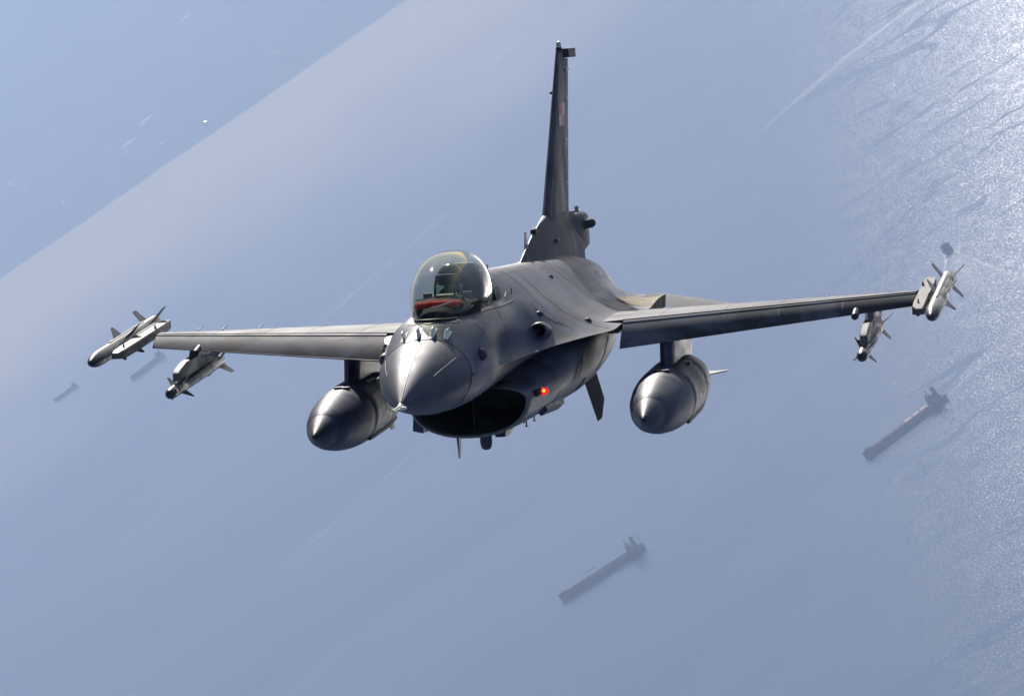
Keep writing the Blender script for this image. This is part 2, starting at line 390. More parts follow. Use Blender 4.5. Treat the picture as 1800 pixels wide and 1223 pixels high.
# radome: ogive from the pitot to the cockpit bulkhead
def radome_rows(n=26, x0=.40, x1=2.10):
    up, lo = half_section(2.10); half = up + lo
    ref = [(y, z) for y, z in half] + [(-y, z) for y, z in half[-2:0:-1]]
    out = []
    for i in range(n + 1):
        t = i / n; t = t ** 1.25
        s = 1.58 * t - .58 * t ** 2; s = max(s, 0.012)
        out.append([(x0 + (x1 - x0) * t - .003, y * s, -.285 + (z + .285) * s + .0 * t) for y, z in ref])
    return out, ref
rr, ref = radome_rows()
mb = MB(); mb.loft(rr)
radome = mb.build('radome', M['radome'], jet, 60)
def radome_pt(t, j, off=0.004):
    s = 1.58 * t - .58 * t ** 2; y, z = ref[j]
    return (.40 + 1.70 * t, y * s * (1 + off / .3), -.285 + (z + .285) * s + off)
for j, t0, t1, r in ((0, .05, .93, .003), (12, .45, .86, .0032), (NP - 12, .5, .86, .0032)):
    mb = MB(); mb.tube([radome_pt(t0 + (t1 - t0) * i / 14, j) for i in range(15)], r, 6)
    mb.build('lightning_strip', M['rail'] if j else M['pale_line'], radome)
mb = MB(); mb.lathe([(-.43, .003), (-.42, .011), (-.30, .013), (-.10, .016), (.0, .022), (.06, .036), (.16, .05)], (.40, 0, -.288), 12)
mb.tube([(.36, .02, -.285), (.31, .075, -.287), (.24, .085, -.289)], .008)
mb.build('pitot_probe', M['steel'], radome)
# seam where the radome meets the fuselage
mb = MB(); up, lo = half_section(2.10); half = up + lo; ring = [(2.10, y * 1.001, z) for y, z in half] + [(2.10, -y * 1.001, z) for y, z in half[-2:0:-1]]
mb.tube(ring + ring[:1], .0045, 6); mb.build('radome_seam', M['line'], jet)

# intake and engine nacelle
NR = [(4.75, -.600, .640, .165, .375), (4.80, -.600, .655, .180, .390), (5.3, -.580, .690, .20, .425), (6.0, -.50, .745, .25, .515), (7.0, -.30, .88, .25, .70),
      (8.0, -.10, 1.04, .15, .89), (8.7, -.03, 1.08, .12, .95), (10.0, -.03, 1.02, .10, .90), (11.0, -.03, .90, .10, .83), (12.0, -.03, .79, .2, .77), (13.0, -.03, .66, .2, .66), (13.9, -.06, .50, .3, .52)]
NF = [pchip([r[0] for r in NR], [r[k] for r in NR]) for k in range(1, 5)]
def nac(x, grow=0.0, n=56, e=2.15):
    zc, a, bt, bb = [f(x) for f in NF]; out = []
    for k in range(n):
        t = 2 * math.pi * k / n; c, s = math.cos(t), math.sin(t)
        y = (a + grow) * math.copysign(abs(c) ** (2 / e), c); z = zc + ((bt if s > 0 else bb) + grow) * math.copysign(abs(s) ** (2 / e), s)
        out.append((x, y, z))
    return out
rows_n = []
for x, g in ((7.2, -.14), (6.2, -.13), (5.4, -.075), (4.95, -.040), (4.83, -.032), (4.77, -.022), (4.752, -.010), (4.758, .0), (4.79, .006), (4.85, .004)):
    rows_n.append(nac(x, g))
x = 5.0
while x < 13.9: rows_n.append(nac(x)); x += 0.15
rows_n.append(nac(13.9))
mb = MB(); mb.loft(rows_n, mf=lambda i, j: 1 if i < 3 else 2 if i < 8 else 0)
intake = mb.build('engine_intake', [M['body'], M['duct'], M['lip']], jet, 40)
mb = MB(); mb.box(5.05, 5.5, -.007, .007, -.98, -.42); mb.build('intake_strut', M['hood'], intake)
mb = MB(); mb.loft([[(4.35, -.34, -.43), (4.35, .34, -.43), (4.35, .34, -.445), (4.35, -.34, -.445)], [(4.95, -.46, -.40), (4.95, .46, -.40), (4.95, .46, -.445), (4.95, -.46, -.445)]])
mb.build('splitter_plate', M['hood'], intake)
# nozzle
mb = MB(); mb.lathe([(13.85, .44), (14.2, .43), (14.6, .41), (14.75, .40), (14.72, .38), (14.3, .40), (14.0, .38)], (0, 0, -.06), 30)
mb.build('engine_nozzle', M['dark'], jet)

# lit red navigation light and its dark box on the intake's left cheek, unlit twin on the right
for s in (1, -1):
    y0 = .688
    mb = MB(); mb.loft([[(5.10, s * (y0 - .03), -.60), (5.10, s * (y0 + .022), -.60), (5.10, s * (y0 + .020), -.535), (5.10, s * (y0 - .03), -.535)],
                        [(5.42, s * (y0 - .03), -.595), (5.42, s * (y0 + .040), -.595), (5.42, s * (y0 + .040), -.535), (5.42, s * (y0 - .03), -.535)]])
    nl = mb.build('navigation_light', M['hood'], intake)
    mb = MB(); mb.lathe([(0, .042), (.02, .041), (.05, .032), (.068, .016), (.072, .002)], (0, 0, 0), 14, axis='y')
    o = mb.build('lens', M['red_lamp'] if s > 0 else M['red_lens'], nl); o.location = P(5.36, s * .725, -.565)
    if s < 0: o.rotation_euler = (math.pi, 0, 0)
    if s > 0:
        mb = MB(); mb.lathe([(0, .001), (.004, .018), (.014, .014), (.02, .002)], (0, 0, 0), 10)
        o2 = mb.build('bulb', M['red_core'], nl); o2.location = P(5.315, .752, -.557); o2.rotation_euler = (0, math.pi, 0)

# antennas and small bits under the intake
mb = MB(); mb.loft([[(5.16, -.226, -.95), (5.16, -.196, -.95), (5.16, -.208, -1.24), (5.16, -.213, -1.24)], [(5.42, -.222, -.95), (5.42, -.200, -.95), (5.25, -.208, -1.24), (5.25, -.213, -1.24)]])
mb.build('blade_antenna', M['body'], jet)
mb = MB(); mb.lathe([(-.20, .005), (-.195, .035), (-.17, .058), (-.12, .068), (.12, .070)], (5.62, .03, -1.0), 16, axis='z')
mb.build('round_antenna', M['store'], jet)
mb = MB(); mb.loft([[(5.85, .09, -.96), (5.85, .22, -.95), (5.85, .21, -1.085), (5.85, .10, -1.085)], [(6.1, .08, -.9), (6.1, .24, -.9), (6.1, .22, -1.09), (6.1, .10, -1.09)], [(6.7, .1, -.9), (6.7, .24, -.9), (6.7, .22, -1.0), (6.7, .12, -1.0)]])
mb.build('belly_fairing', M['body'], jet)
for s, z0 in ((1, 0), (-1, 0)):   # stub pylons under the cheeks of the intake
    mb = MB(); mb.loft([[(6.15, s * .50, -.80), (6.15, s * .62, -.72), (6.15, s * .66, -.84), (6.15, s * .58, -.90)], [(7.4, s * .50, -.85), (7.4, s * .66, -.75), (7.4, s * .68, -.86), (7.4, s * .60, -.93)]])
    mb.build('cheek_pylon', M['body'], jet)
mb = MB(); mb.loft([[(5.35, -.60, -.80), (5.35, -.72, -.74), (5.35, -.735, -.93), (5.35, -.62, -.96)], [(6.4, -.58, -.80), (6.4, -.72, -.74), (6.4, -.72, -.93), (6.4, -.60, -.96)]])
mb.build('targeting_pylon', M['body'], jet)
for dx, y, z in ((0, .36, -.985), (.28, .41, -.95)):
    mb = MB(); mb.lathe([(-.05, .022), (-.042, .022), (-.04, .008), (.05, .008)], (6.5 + dx, y, z), 10, axis='z'); mb.box(6.47 + dx, 6.62 + dx, y - .03, y - .015, z - .01, z + .02)
    mb.build('sway_brace', M['black'], jet)

# gear bay slot and door lips on the nacelle's left side
def nac_pt(x, tdeg, off=.003):
    zc, a, bt, bb = [f(x) for f in NF]; t = R(tdeg); c, s = math.cos(t), math.sin(t); e = 2.15
    return (x, (a + off) * math.copysign(abs(c) ** (2 / e), c), zc + ((bt if s > 0 else bb) + off) * math.copysign(abs(s) ** (2 / e), s))
for sgn in (0, 1):
    def q(x, t, o): 
        p = nac_pt(x, t, o); return (p[0], -p[1], p[2]) if sgn else p
    mb = MB(); mb.loft([[q(7.15, t, .004) for t in (-8, -14, -20, -26)], [q(7.35, t, .004) for t in (-8, -14, -20, -26)]], closed=False, cap0=False, cap1=False)
    o = mb.build('cooling_slot', M['black'], jet, 0)
    mb = MB(); mb.tube([q(7.37, t, .004) for t in (-6, -12, -18, -26)], .006, 6); mb.build('slot_edge', M['pale_line'], jet)
    mb = MB(); mb.tube([q(7.9, t, .004) for t in (-34, -38, -43, -47)], .012, 6); mb.build('door_lip', M['rail'], jet)
    mb = MB(); mb.tube([q(8.6, t, .003) for t in range(-5, -70, -7)], .004, 6); mb.build('panel_seam', M['rail'], jet)
    mb = MB(); mb.tube([q(6.6, t, .003) for t in range(-25, -85, -7)], .003, 6); mb.build('panel_seam', M['line'], jet)

# canopy
CX = [2.56, 2.60, 2.70, 2.85, 3.1, 3.5, 3.9, 4.3, 4.7, 5.1, 5.5]
CT = pchip(CX, [.447, .560, .690, .800, .915, 1.020, 1.072, 1.085, 1.050, .950, .775])
CW = pchip(CX, [.030, .110, .175, .228, .287, .352, .392, .395, .358, .300, .250])
CB = pchip(CX, [.435, .435, .430, .425, .420, .415, .412, .412, .415, .43, .46])
def can_row(x, n=36, g=0.0):
    w, b, t = CW(x) + g, CB(x), CT(x) + g; zm = b + .30 * (t - b); out = []
    for k in range(n + 1):
        th = R(-22 + (180 + 44) * k / n); c, sn = math.cos(th), math.sin(th)
        y = w * math.copysign(abs(c) ** .88, c)
        z = zm + (t - zm) * sn ** .92 if sn > 0 else zm + (zm - b) * sn / math.sin(R(22))
        out.append((x, y * (1 if sn > 0 else 1 - .10 * (sn / math.sin(R(22))) ** 2), z))
    return out
cx = [2.56 + (5.5 - 2.56) * (i / 44) ** 1.5 for i in range(45)]
mb = MB(); mb.loft([can_row(x) for x in cx], closed=False, cap0=False, cap1=False)
canopy = mb.build('canopy', M['canopy'], jet, 60)
lip = [can_row(x, g=.004)[0] for x in cx]
mb = MB()
path = [(p[0], -p[1], p[2]) for p in lip[::-1]] + lip
mb.tube(path, .016, 8); mb.build('canopy_sill', M['line'], canopy)
mb = MB(); path2 = [(p[0] - .012, p[1] * 1.035, p[2] - .022) for p in path]
mb.tube(path2, .007, 6); mb.build('sill_edge', M['rail'], canopy)
mb = MB(); mb.tube(can_row(5.45, g=-.01), .022, 6); mb.build('canopy_bow', M['cockpit'], canopy)

# cockpit: instrument hood with red cloth, head-up display, seat
mb = MB()
def hood_row(x, w, z, d): return [(x, -w, z - d), (x, -w * .97, z - .02), (x, -w * .55, z + .03), (x, 0, z + .045), (x, w * .55, z + .03), (x, w * .97, z - .02), (x, w, z - d)]
mb.loft([hood_row(2.98, .20, .46, .1), hood_row(3.08, .25, .50, .16), hood_row(3.35, .32, .565, .2), hood_row(3.72, .36, .585, .25), hood_row(3.80, .36, .56, .25)])
hood = mb.build('instrument_hood', M['hood'], jet, 40)
mb = MB()
rz = []
for i in range(25):
    y = -.27 + .50 * i / 24; w = rng.uniform(-.003, .003) + .007 * math.sin(i * .9)
    zc = .562 - .25 * y * y
    rz.append([(3.13 + w, y * .95, zc - .018 + w), (3.15 + w, y * .96, zc + .018 + w * .7), (3.24, y, zc + .040 + w * .5), (3.34, y, zc + .040), (3.34, y, zc - .06), (3.16, y * .95, zc - .03)])
mb.loft(rz); mb.build('red_cover', M['red_cloth'], hood, 50)
mb = MB(); mb.tube([(2.95, -.05, .545), (3.02, .05, .56), (3.10, .15, .59), (3.14, .19, .605)], .007); mb.build('hood_trim', M['white'], hood)
mb = MB(); mb.tube([(3.36, -.28, .61), (3.37, -.1, .632), (3.38, .06, .65), (3.40, .2, .62)], .006); mb.build('hood_trim', M['strap'], hood)
hudx = 3.62
mb = MB(); mb.box(hudx - .02, hudx + .25, -.10, .10, .56, .64); mb.tube([(hudx, -.105, .60), (hudx + .06, -.105, .74), (hudx + .16, -.10, .84)], .012); mb.tube([(hudx, .105, .60), (hudx + .06, .105, .74), (hudx + .16, .10, .84)], .012)
mb.tube([(hudx + .16, -.10, .84), (hudx + .16, 0, .845), (hudx + .16, .10, .84)], .009)
hud = mb.build('head_up_display', M['black'], jet)
mb = MB(); mb.plate([(hudx + .02, -.10, .645), (hudx + .02, .10, .645), (hudx + .16, .10, .838), (hudx + .16, -.10, .838)], .008); mb.build('combiner_glass', M['hud_glass'], hud, 0)
for y0, y1 in ((-.245, -.16), (-.13, -.06), (-.045, .06), (.12, .16), (.18, .27)):
    mb = MB(); mb.box(3.70, 3.78, y0, y1, .60, .628 + .03 * (y0 > .15 or y0 < -.2)); mb.build('panel_edge', M['strap'], hud)
mb = MB(); mb.box(3.60, 3.66, .165, .195, .63, .735); mb.build('camera_stalk', M['strap'], hud)
mb = MB()
mb.loft([[(4.86, -.20, -.20), (4.86, .20, -.20), (4.98, .20, -.20), (4.98, -.20, -.20)], [(5.00, -.19, .45), (5.00, .19, .45), (5.12, .19, .45), (5.12, -.19, .45)], [(5.00, -.14, .52), (5.00, .14, .52), (5.16, .14, .52), (5.16, -.14, .52)], [(5.0, -.15, .86), (5.0, .15, .86), (5.18, .15, .86), (5.18, -.15, .86)], [(5.03, -.11, .90), (5.03, .11, .90), (5.16, .11, .90), (5.16, -.11, .90)]])
seat = mb.build('ejection_seat', M['cockpit'], jet, 30)
mb = MB(); mb.box(4.30, 4.90, -.22, .22, -.20, -.06); mb.build('seat_pan', M['suit'], seat)
for s in (1, -1):
    mb = MB(); mb.loft([[(4.95, s * .15, .66), (4.95, s * .22, .66), (4.95, s * .22, .80), (4.95, s * .15, .80)], [(5.2, s * .15, .60), (5.2, s * .24, .60), (5.2, s * .24, .86), (5.2, s * .15, .86)]]); mb.build('seat_wing', M['hood'], seat)
mb = MB(); mb.loft([[(5.12, -.34, .40), (5.12, .34, .40), (5.12, .30, .60), (5.12, .2, .68), (5.12, -.2, .68), (5.12, -.30, .60)], [(5.45, -.34, .40), (5.45, .34, .40), (5.45, .30, .62), (5.45, .2, .74), (5.45, -.2, .74), (5.45, -.30, .62)]])
mb.build('rear_bulkhead', M['cockpit'], jet, 30)
for s in (1, -1):
    mb = MB(); mb.box(3.5, 4.9, s * .25, s * .345, .18, .34); mb.build('side_console', M['hood'], jet)

# upper skin details
def skin_n(x, y):
    e = .02; a = Vector((x, y, skin(x, y)))
    n = (Vector((x + e, y, skin(x + e, y))) - a).cross(Vector((x, y + e, skin(x, y + e))) - a).normalized()
    return n if n.z > 0 else -n
def drape(pts, r, name, mat, n=16, off=.002):
    path = []
    for (x0, y0), (x1, y1) in zip(pts, pts[1:]):
        for i in range(n): t = i / n; x, y = x0 + (x1 - x0) * t, y0 + (y1 - y0) * t; path.append(Vector((x, y, skin(x, y))) + skin_n(x, y) * off)
    x, y = pts[-1]; path.append(Vector((x, y, skin(x, y))) + skin_n(x, y) * off)
    mb = MB(); mb.tube(path, r, 6); return mb.build(name, mat, jet)
drape([(3.25, .35), (4.4, .405), (5.6, .44)], .0065, 'panel_seam', M['line'])
drape([(3.25, .35), (2.8, .28), (2.55, .16), (2.45, 0), (2.55, -.16), (2.8, -.28)], .003, 'panel_seam', M['line'])
drape([(5.35, .38), (5.6, .36)], .005, 'panel_seam', M['line'])
drape([(7.25, .30), (7.25, .7), (7.25, 1.05), (7.25, 1.28)], .0012, 'panel_seam', M['store'])
for y in (-.235, -.08, .075, .215):     # four blade antennas ahead of the canopy
    x = 2.24 + .9 * y * y; n = skin_n(x, y); b = Vector((x, y, skin(x, y))); up_ = (Vector((0, 0, 1)) + n).normalized()
    mb = MB(); q = lambda dx, dy, h: b + Vector((dx, dy, 0)) + up_ * h
    mb.loft([[q(-.10, -.004, -.02), q(-.10, .004, -.02), q(.10, .013, -.02), q(.10, -.013, -.02)], [q(-.06, -.004, .058), q(-.06, .004, .058), q(.085, .012, .058), q(.085, -.012, .058)], [q(.03, -.003, .075), q(.03, .003, .075), q(.075, .004, .075), q(.075, -.004, .075)]])
    bl = mb.build('blade_antenna', M['white'], jet, 20)
    sk = lambda dx, dy: Vector((x + dx, y + dy, skin(max(x + dx, 2.1), y + dy))) + n * .006
    mb = MB(); mb.loft([[sk(-.12, -.02), sk(-.12, 0), sk(-.12, .02)], [sk(0, -.032), sk(0, 0), sk(0, .032)], [sk(.12, -.034), sk(.12, 0), sk(.12, .034)]], closed=False, cap0=False, cap1=False); mb.build('antenna_base', M['white'], bl, 0)
# side antenna bump on the nose and two small probes
for s in (1, -1):
    mb = MB(); mb.lathe([(-.10, .004), (-.085, .030), (-.05, .056), (0, .072), (.06, .064), (.16, .035), (.25, .004)], (0, 0, 0), 14)
    o = mb.build('nose_blister', M['radome'], jet, 60); o.location = P(2.62, s * .505, .05)
    mb = MB(); mb.lathe([(0, .006), (.10, .012), (.13, .02)], (2.0, s * .50, -.11), 8); mb.build('flow_probe', M['black'], jet)
for xx, y1_ in ((6.6, .95), (9.6, 1.2)):
    for sg in (1, -1): drape([(xx, sg * .02), (xx + .02, sg * .4), (xx + .04, sg * y1_)], .0010, 'panel_seam', M['store'])
for sg in (1, -1):
    drape([(3.0, sg * .40), (3.02, sg * .50)], .0012, 'panel_seam', M['line']); drape([(4.3, sg * .42), (4.35, sg * .57)], .0012, 'panel_seam', M['line'])
    drape([(5.9, sg * .20), (7.4, sg * .22), (9.1, sg * .20)], .0010, 'panel_seam', M['store'])
# gun port blister, left shoulder only
gx, gy = 5.58, .69; gz = skin(gx, gy)
mb = MB()
rws = []
for dx, r, ly in ((.0, .088, .02), (.03, .100, .015), (.20, .112, .0), (.45, .10, -.02), (.75, .07, -.03), (1.0, .02, -.05)):
    rws.append([(gx + dx, gy + ly * .3 + r * math.cos(2 * math.pi * k / 20), gz + .075 + ly + r * .95 * math.sin(2 * math.pi * k / 20)) for k in range(20)])
rws = [[(gx + .35, gy, gz + .07)] * 20, [(gx + .05, p[1] * .84 + gy * .16, p[2] * .84 + (gz + .08) * .16) for p in rws[0]], [(gx - .004, p[1] * .86 + gy * .14, p[2] * .86 + (gz + .08) * .14) for p in rws[0]]] + rws
mb.loft(rws, cap0=False, mf=lambda i, j: 1 if i < 1 else 0)
mb.build('gun_port', [M['body'], M['black']], jet, 40)
for x0, y0, w in ((6.28, .60, .05), (6.36, .66, .09), (6.48, .74, .06), (6.58, .80, .035)):   # gun gas louvres
    b = Vector((x0, y0, skin(x0, y0))); n = skin_n(x0, y0)
    mb = MB(); t1 = Vector((.5, .85, (skin(x0 + .05, y0 + .085) - skin(x0, y0)) * 10)).normalized(); t2 = t1.cross(n)
    c = b + n * .003; mb.plate([c - t1 * w - t2 * .018, c + t1 * w - t2 * .018, c + t1 * w + t2 * .018, c - t1 * w + t2 * .018], .004)
    mb.build('gas_louvre', M['black'], jet, 0)
for x0, y0, r in ((7.4, 1.0, .05), (6.22, .62, .06), (8.9, .4, .03)):
    mb = MB(); b = Vector((x0, y0, skin(x0, y0)))
    mb.lathe([(-.02, r), (.0, r * .98), (.02, r * .7), (.03, r * .1)], b, 14, axis='z'); mb.build('skin_blister', M['rail'] if r < .055 else M['body'], jet, 60)
for s in (1, -1):
    mb = MB(); b = Vector((5.75, s * .40, skin(5.75, .40))); mb.lathe([(-.02, .006), (.07, .005)], b, 6, axis='z'); mb.build('aerial_stub', M['black'], jet)

# ------------------------------------------------------------------ wings
def lerp(a, b, t): return a + (b - a) * t
Y0, Y1 = 1.36, 4.56
def wing(s):
    XH = lambda t: lerp(7.745, 9.975, t); ZH = lambda t: lerp(.026, .031, t); TH = lambda t: lerp(.125, .045, t)
    XF = lambda t: lerp(10.05, 10.42, t)
    def sec(t, y):
        xh, zh, th, xf = XH(t), ZH(t), TH(t), XF(t); pts = []
        for i in range(9):
            u = i / 8; pts.append((lerp(xh, xf, u), s * y, zh + .028 * th / .125 * 4 * u * (1 - u) - .035 * u * u * (1 - .3 * t)))
        for i in range(9):
            u = 1 - i / 8; pts.append((lerp(xh, xf, u), s * y, zh - th * (1 - .55 * u * u) - .035 * u * u * (1 - .3 * t)))
        return pts
    N = 14; mb = MB()
    mb.loft([sec((1.15 - Y0) / (Y1 - Y0), 1.15)] + [sec(i / N, lerp(Y0, Y1, i / N)) for i in range(N + 1)])
    w = mb.build('wing', M['wing'], jet, 30)
    # drooped leading-edge flap
    XN = lambda t: lerp(7.215, 9.655, t); ZN = lambda t: lerp(-.262, -.112, t)
    def lef(t, y):
        xh, zh, xn, zn, th = XH(t) - .012, ZH(t) - .004, XN(t), ZN(t), TH(t); k = lerp(1, .55, t); pts = []
        for u in (0, .12, .13, .35, .6, .85, .97):
            b = .030 * k * 4 * u * (1 - u) - (.004 if u > .125 else 0)
            pts.append((lerp(xh, xn, u) - b * .4, s * y, lerp(zh, zn, u) + b))
        pts.append((xn - .006 * k, s * y, zn + .006 * k)); pts.append((xn - .008 * k, s * y, zn - .003 * k)); pts.append((xn - .001, s * y, zn - .010 * k))
        for u in (.9, .6, .3, 0): pts.append((lerp(xh, xn, u), s * y, lerp(zh - th * .95, zn - .012 * k, u)))
        return pts
    mb = MB(); mb.loft([lef(i / N, lerp(Y0 + .01, Y1, i / N)) for i in range(N + 1)])
    o = o_lef = mb.build('leading_edge_flap', M['wing'], w, 25)
    mb = MB(); mb.tube([lef(i / N, lerp(Y0 + .01, Y1, i / N))[1] for i in range(N + 1)], .0035, 6); mb.build('flap_seam', M['pale_line'] if s > 0 else M['line'], o)
    mb = MB(); mb.tube([(XH(i / N) - .004, s * lerp(Y0, Y1, i / N), ZH(i / N) + .001) for i in range(N + 1)], .004, 6); mb.build('hinge_seam', M['pale_line'] if s < 0 else M['rail'], w)
    # flaperon, slightly drooped, then the fixed trailing edge outboard
    def fl(t, y):
        xf = XF(t) + .008; z1 = ZH(t) - .035 * (1 - .3 * t); th = TH(t) * .42; xt = 10.80; zt = z1 - .10 * (1 - .55 * t)
        return [(xf, s * y, z1), (lerp(xf, xt, .5), s * y, lerp(z1, zt, .45)), (xt, s * y, zt), (xt, s * y, zt - .008), (xf, s * y, z1 - th)]
    mb = MB(); mb.loft([fl((y - Y0) / (Y1 - Y0), y) for y in (Y0 + .02, 2.2, 3.2, 4.0)]); mb.build('flaperon', M['wing'], w, 30)
    mb = MB(); mb.loft([fl((y - Y0) / (Y1 - Y0), y) for y in (4.01, 4.3, Y1)]); mb.build('trailing_edge', M['wing'], w, 30)
    for y in (1.75, 2.45, 3.05, 3.75):     # chordwise skin joints on the box and the flap
        t = (y - Y0) / (Y1 - Y0)
        mb = MB(); mb.tube([(p[0], p[1], p[2] + .0006) for p in sec(t, y)[:9]], .0022, 5); mb.build('panel_seam', M['line'], w)
        mb = MB(); mb.tube([(p[0], p[1], p[2] + .0006) for p in lef(t, y)[:8]], .0020, 5); mb.build('panel_seam', M['line'], o_lef)
    for y in (3.45, 3.9, 4.2):
        mb = MB(); z = fl((y - Y0) / (Y1 - Y0), y)[2][2]
        mb.tube([(10.62, s * y, z + .05), (10.78, s * y, z + .075), (11.0, s * y, z + .085)], .010, 6, r1=.005); mb.build('static_wick', M['rail'], w)
    # bullet shaped warning receiver at the flap, inboard of the outer rail
    mb = MB(); mb.lathe([(0, .025), (.004, .040), (.02, .043), (.25, .046), (.42, .036), (.58, .006)], (0, 0, 0), 16)
    o = mb.build('warning_receiver', M['store'], w, 50); o.location = P(9.0, s * 3.90, -.165 if s > 0 else -.17); o.rotation_euler = (0, R(10), 0)
    mb = MB(); mb.lathe([(0, .002), (.001, .038)], (0, 0, 0), 16); ob = mb.build('receiver_face', M['black'], w, 0); ob.location = P(8.998, s * 3.90, -.165); ob.rotation_euler = (0, R(10), 0)
    # black box in place of the shade between strake and flap
    mb = MB(); mb.box(7.42, 7.9, s * 1.22, s * 1.345, -.105, -.035); mb.build('root_gap_shade', M['black'], w)
    return w
wings = {s: wing(s) for s in (1, -1)}

# tailplanes
for s in (1, -1):
    def st(y, x0, x1, z, th): return [(x0, s * y, z), (lerp(x0, x1, .3), s * y, z + th), (x1, s * y, z + .004), (x1, s * y, z - .004), (lerp(x0, x1, .3), s * y, z - th)]
    mb = MB(); mb.loft([st(1.02, 11.75, 13.9, -.02, .045), st(1.5, 12.15, 14.1, -.125, .04), st(2.2, 12.75, 14.2, -.28, .03), st(2.78, 13.3, 14.2, -.41, .018)])
    mb.build('tailplane', M['body'], jet, 30)
    # swept fairing that lifts off the shelf behind the wing root
    rows = []
    for i in range(11):
        u = i / 10; x = 10.7 + 1.3 * u; hgt = .070 * math.sin(math.pi * min(u * 1.25, 1) / 2)
        row = []
        for k in range(9):
            v = k / 8; row.append((x + .12 * v, s * (.86 + .46 * v + .03 * u), skin(x, .84) * (1 - v) ** 1.6 - .02 + hgt * (v ** 1.7)))
        row += [(x, s * (1.32 + .03 * u), -.10), (x, s * 1.0, -.12)]
        rows.append(row)
    mb = MB(); mb.loft(rows); mb.build('shelf_fairing', M['stain'], jet, 50)

# ventral fins
for s in (1, -1):
    mb = MB()
    mb.loft([[(11.1, s * .37, -.74), (11.6, s * .385, -.74), (12.35, s * .36, -.70), (11.6, s * .335, -.74)], [(11.45, s * .50, -1.415), (11.8, s * .512, -1.40), (12.25, s * .495, -1.20), (11.8, s * .488, -1.40)]])
    mb.build('ventral_fin', M['fin_dark'], jet, 20)

# fin
def fsec(x0, x1, z, th, yo=0.0):
    pr = ((0, 0), (.02, .28), (.08, .62), (.16, .85), (.35, 1.0), (.6, .92), (.78, .80), (1, .62)); L = x1 - x0
    return [(x0 + u * L, v * th + yo, z) for u, v in pr] + [(x0 + u * L, -v * th + yo, z) for u, v in pr[:0:-1]]
mb = MB()
FZ = lambda z: (z - 1.09) / (3.12 - 1.09)
def fin_x0(z): return lerp(11.44, 13.52, FZ(z))
def fin_x1(z): return lerp(13.12, 14.16, FZ(z))
mb.loft([fsec(fin_x0(z), fin_x1(z), z, lerp(.070, .026, FZ(z))) for z in (1.02, 1.2, 1.5, 1.9, 2.3, 2.7, 3.0, 3.10)])
fin = mb.build('tail_fin', M['tail'], jet, 25)
mb = MB(); mb.loft([[(lerp(13.125, 14.165, FZ(z)), lerp(.043, .0162, FZ(z)), z), (lerp(13.66, 14.52, FZ(z)), .006, z), (lerp(13.66, 14.52, FZ(z)), -.006, z), (lerp(13.125, 14.165, FZ(z)), -lerp(.043, .0162, FZ(z)), z)] for z in (1.05, 1.5, 2.2, 2.99)]); mb.build('rudder', M['tail'], fin, 25)
mb = MB(); mb.box(14.0, 14.66, -.030, .085, 3.0, 3.115); mb.build('fin_cap', M['tail'], fin, 20)
mb = MB(); mb.lathe([(-.05, .030), (-.03, .040), (.0, .040), (.005, .034), (.012, .034)], (13.62, .015, 3.125), 20, axis='z'); bc = mb.build('beacon_base', M['black'], fin)
mb = MB(); mb.lathe([(.012, .030), (.055, .030), (.075, .022), (.085, .004)], (13.62, .015, 3.125), 20, axis='z'); mb.build('beacon_lens', M['steel'], bc, 50)
for y, z, x in ((-.045, 2.58, 13.2),):
    mb = MB(); mb.lathe([(-.12, .012), (-.10, .022), (.1, .02)], (x, y, z), 10); mb.build('fin_sensor', M['black'], fin)
mb = MB(); mb.tube([(fin_x0(z) + .17, .061 * (1 - FZ(z)) + .0245 * FZ(z), z) for z in (1.1, 1.6, 2.2, 2.8, 3.1)], .003, 6); mb.build('leading_edge_seam', M['pale_line'], fin)
for z in (1.98, 2.85, 2.5, 1.45):
    mb = MB(); x = fin_x1(z) - .05; mb.box(x, x + .3, .012, .04, z - .012, z + .012); mb.build('rudder_hinge', M['store'], fin)
# faded four-square national marking, on both faces of the fin
for s in (1, -1):
    for i in range(2):
        for j in range(2):
            xa, za = 12.95 + .28 * i, 2.16 + .14 * j
            def fp(x, z):
                t = FZ(z); L = fin_x1(z) - fin_x0(z); u = (x - fin_x0(z)) / L; th = lerp(.070, .026, t)
                v = lerp(1.0, .92, (u - .35) / .25) if u > .35 else lerp(.85, 1.0, (u - .16) / .19)
                if u > .6: v = lerp(.92, .80, (u - .6) / .18)
                return (x, s * (v * th + .004), z)
            dx = .5 * (za - 2.14)
            mb = MB(); mb.poly([fp(xa + dx, za), fp(xa + dx + .29, za), fp(xa + dx + .36, za + .138), fp(xa + dx + .07, za + .138)])
            mb.build('marking_square', M['tan_mark'] if (i + j) % 2 == 0 else M['red_mark'], fin, 0)
# fin base fairing and the box behind it
def bsec(x, z0, z1, w0, w1, wt):
    return [(x, -w0, z0), (x, -w1, lerp(z0, z1, .5)), (x, -wt, z1), (x, wt, z1), (x, w1, lerp(z0, z1, .5)), (x, w0, z0)]
mb = MB(); mb.loft([bsec(9.20, .55, .66, .075, .05, .006), bsec(9.7, .55, .785, .115, .075, .006), bsec(10.4, .55, .94, .15, .10, .008), bsec(11.0, .55, 1.045, .165, .12, .012), bsec(11.44, .55, 1.115, .17, .13, .03), bsec(12.4, .55, 1.10, .175, .145, .07), bsec(13.4, .42, 1.085, .18, .16, .085), bsec(13.75, .38, 1.08, .17, .16, .08)])
base = mb.build('fin_base', M['tail'], jet, 22)
mb = MB(); mb.tube([(9.20, 0, .662), (9.7, 0, .787), (10.4, 0, .942), (11.0, 0, 1.047), (11.44, 0, 1.117)], .009, 6); mb.build('base_ridge', M['pale_line'], base)
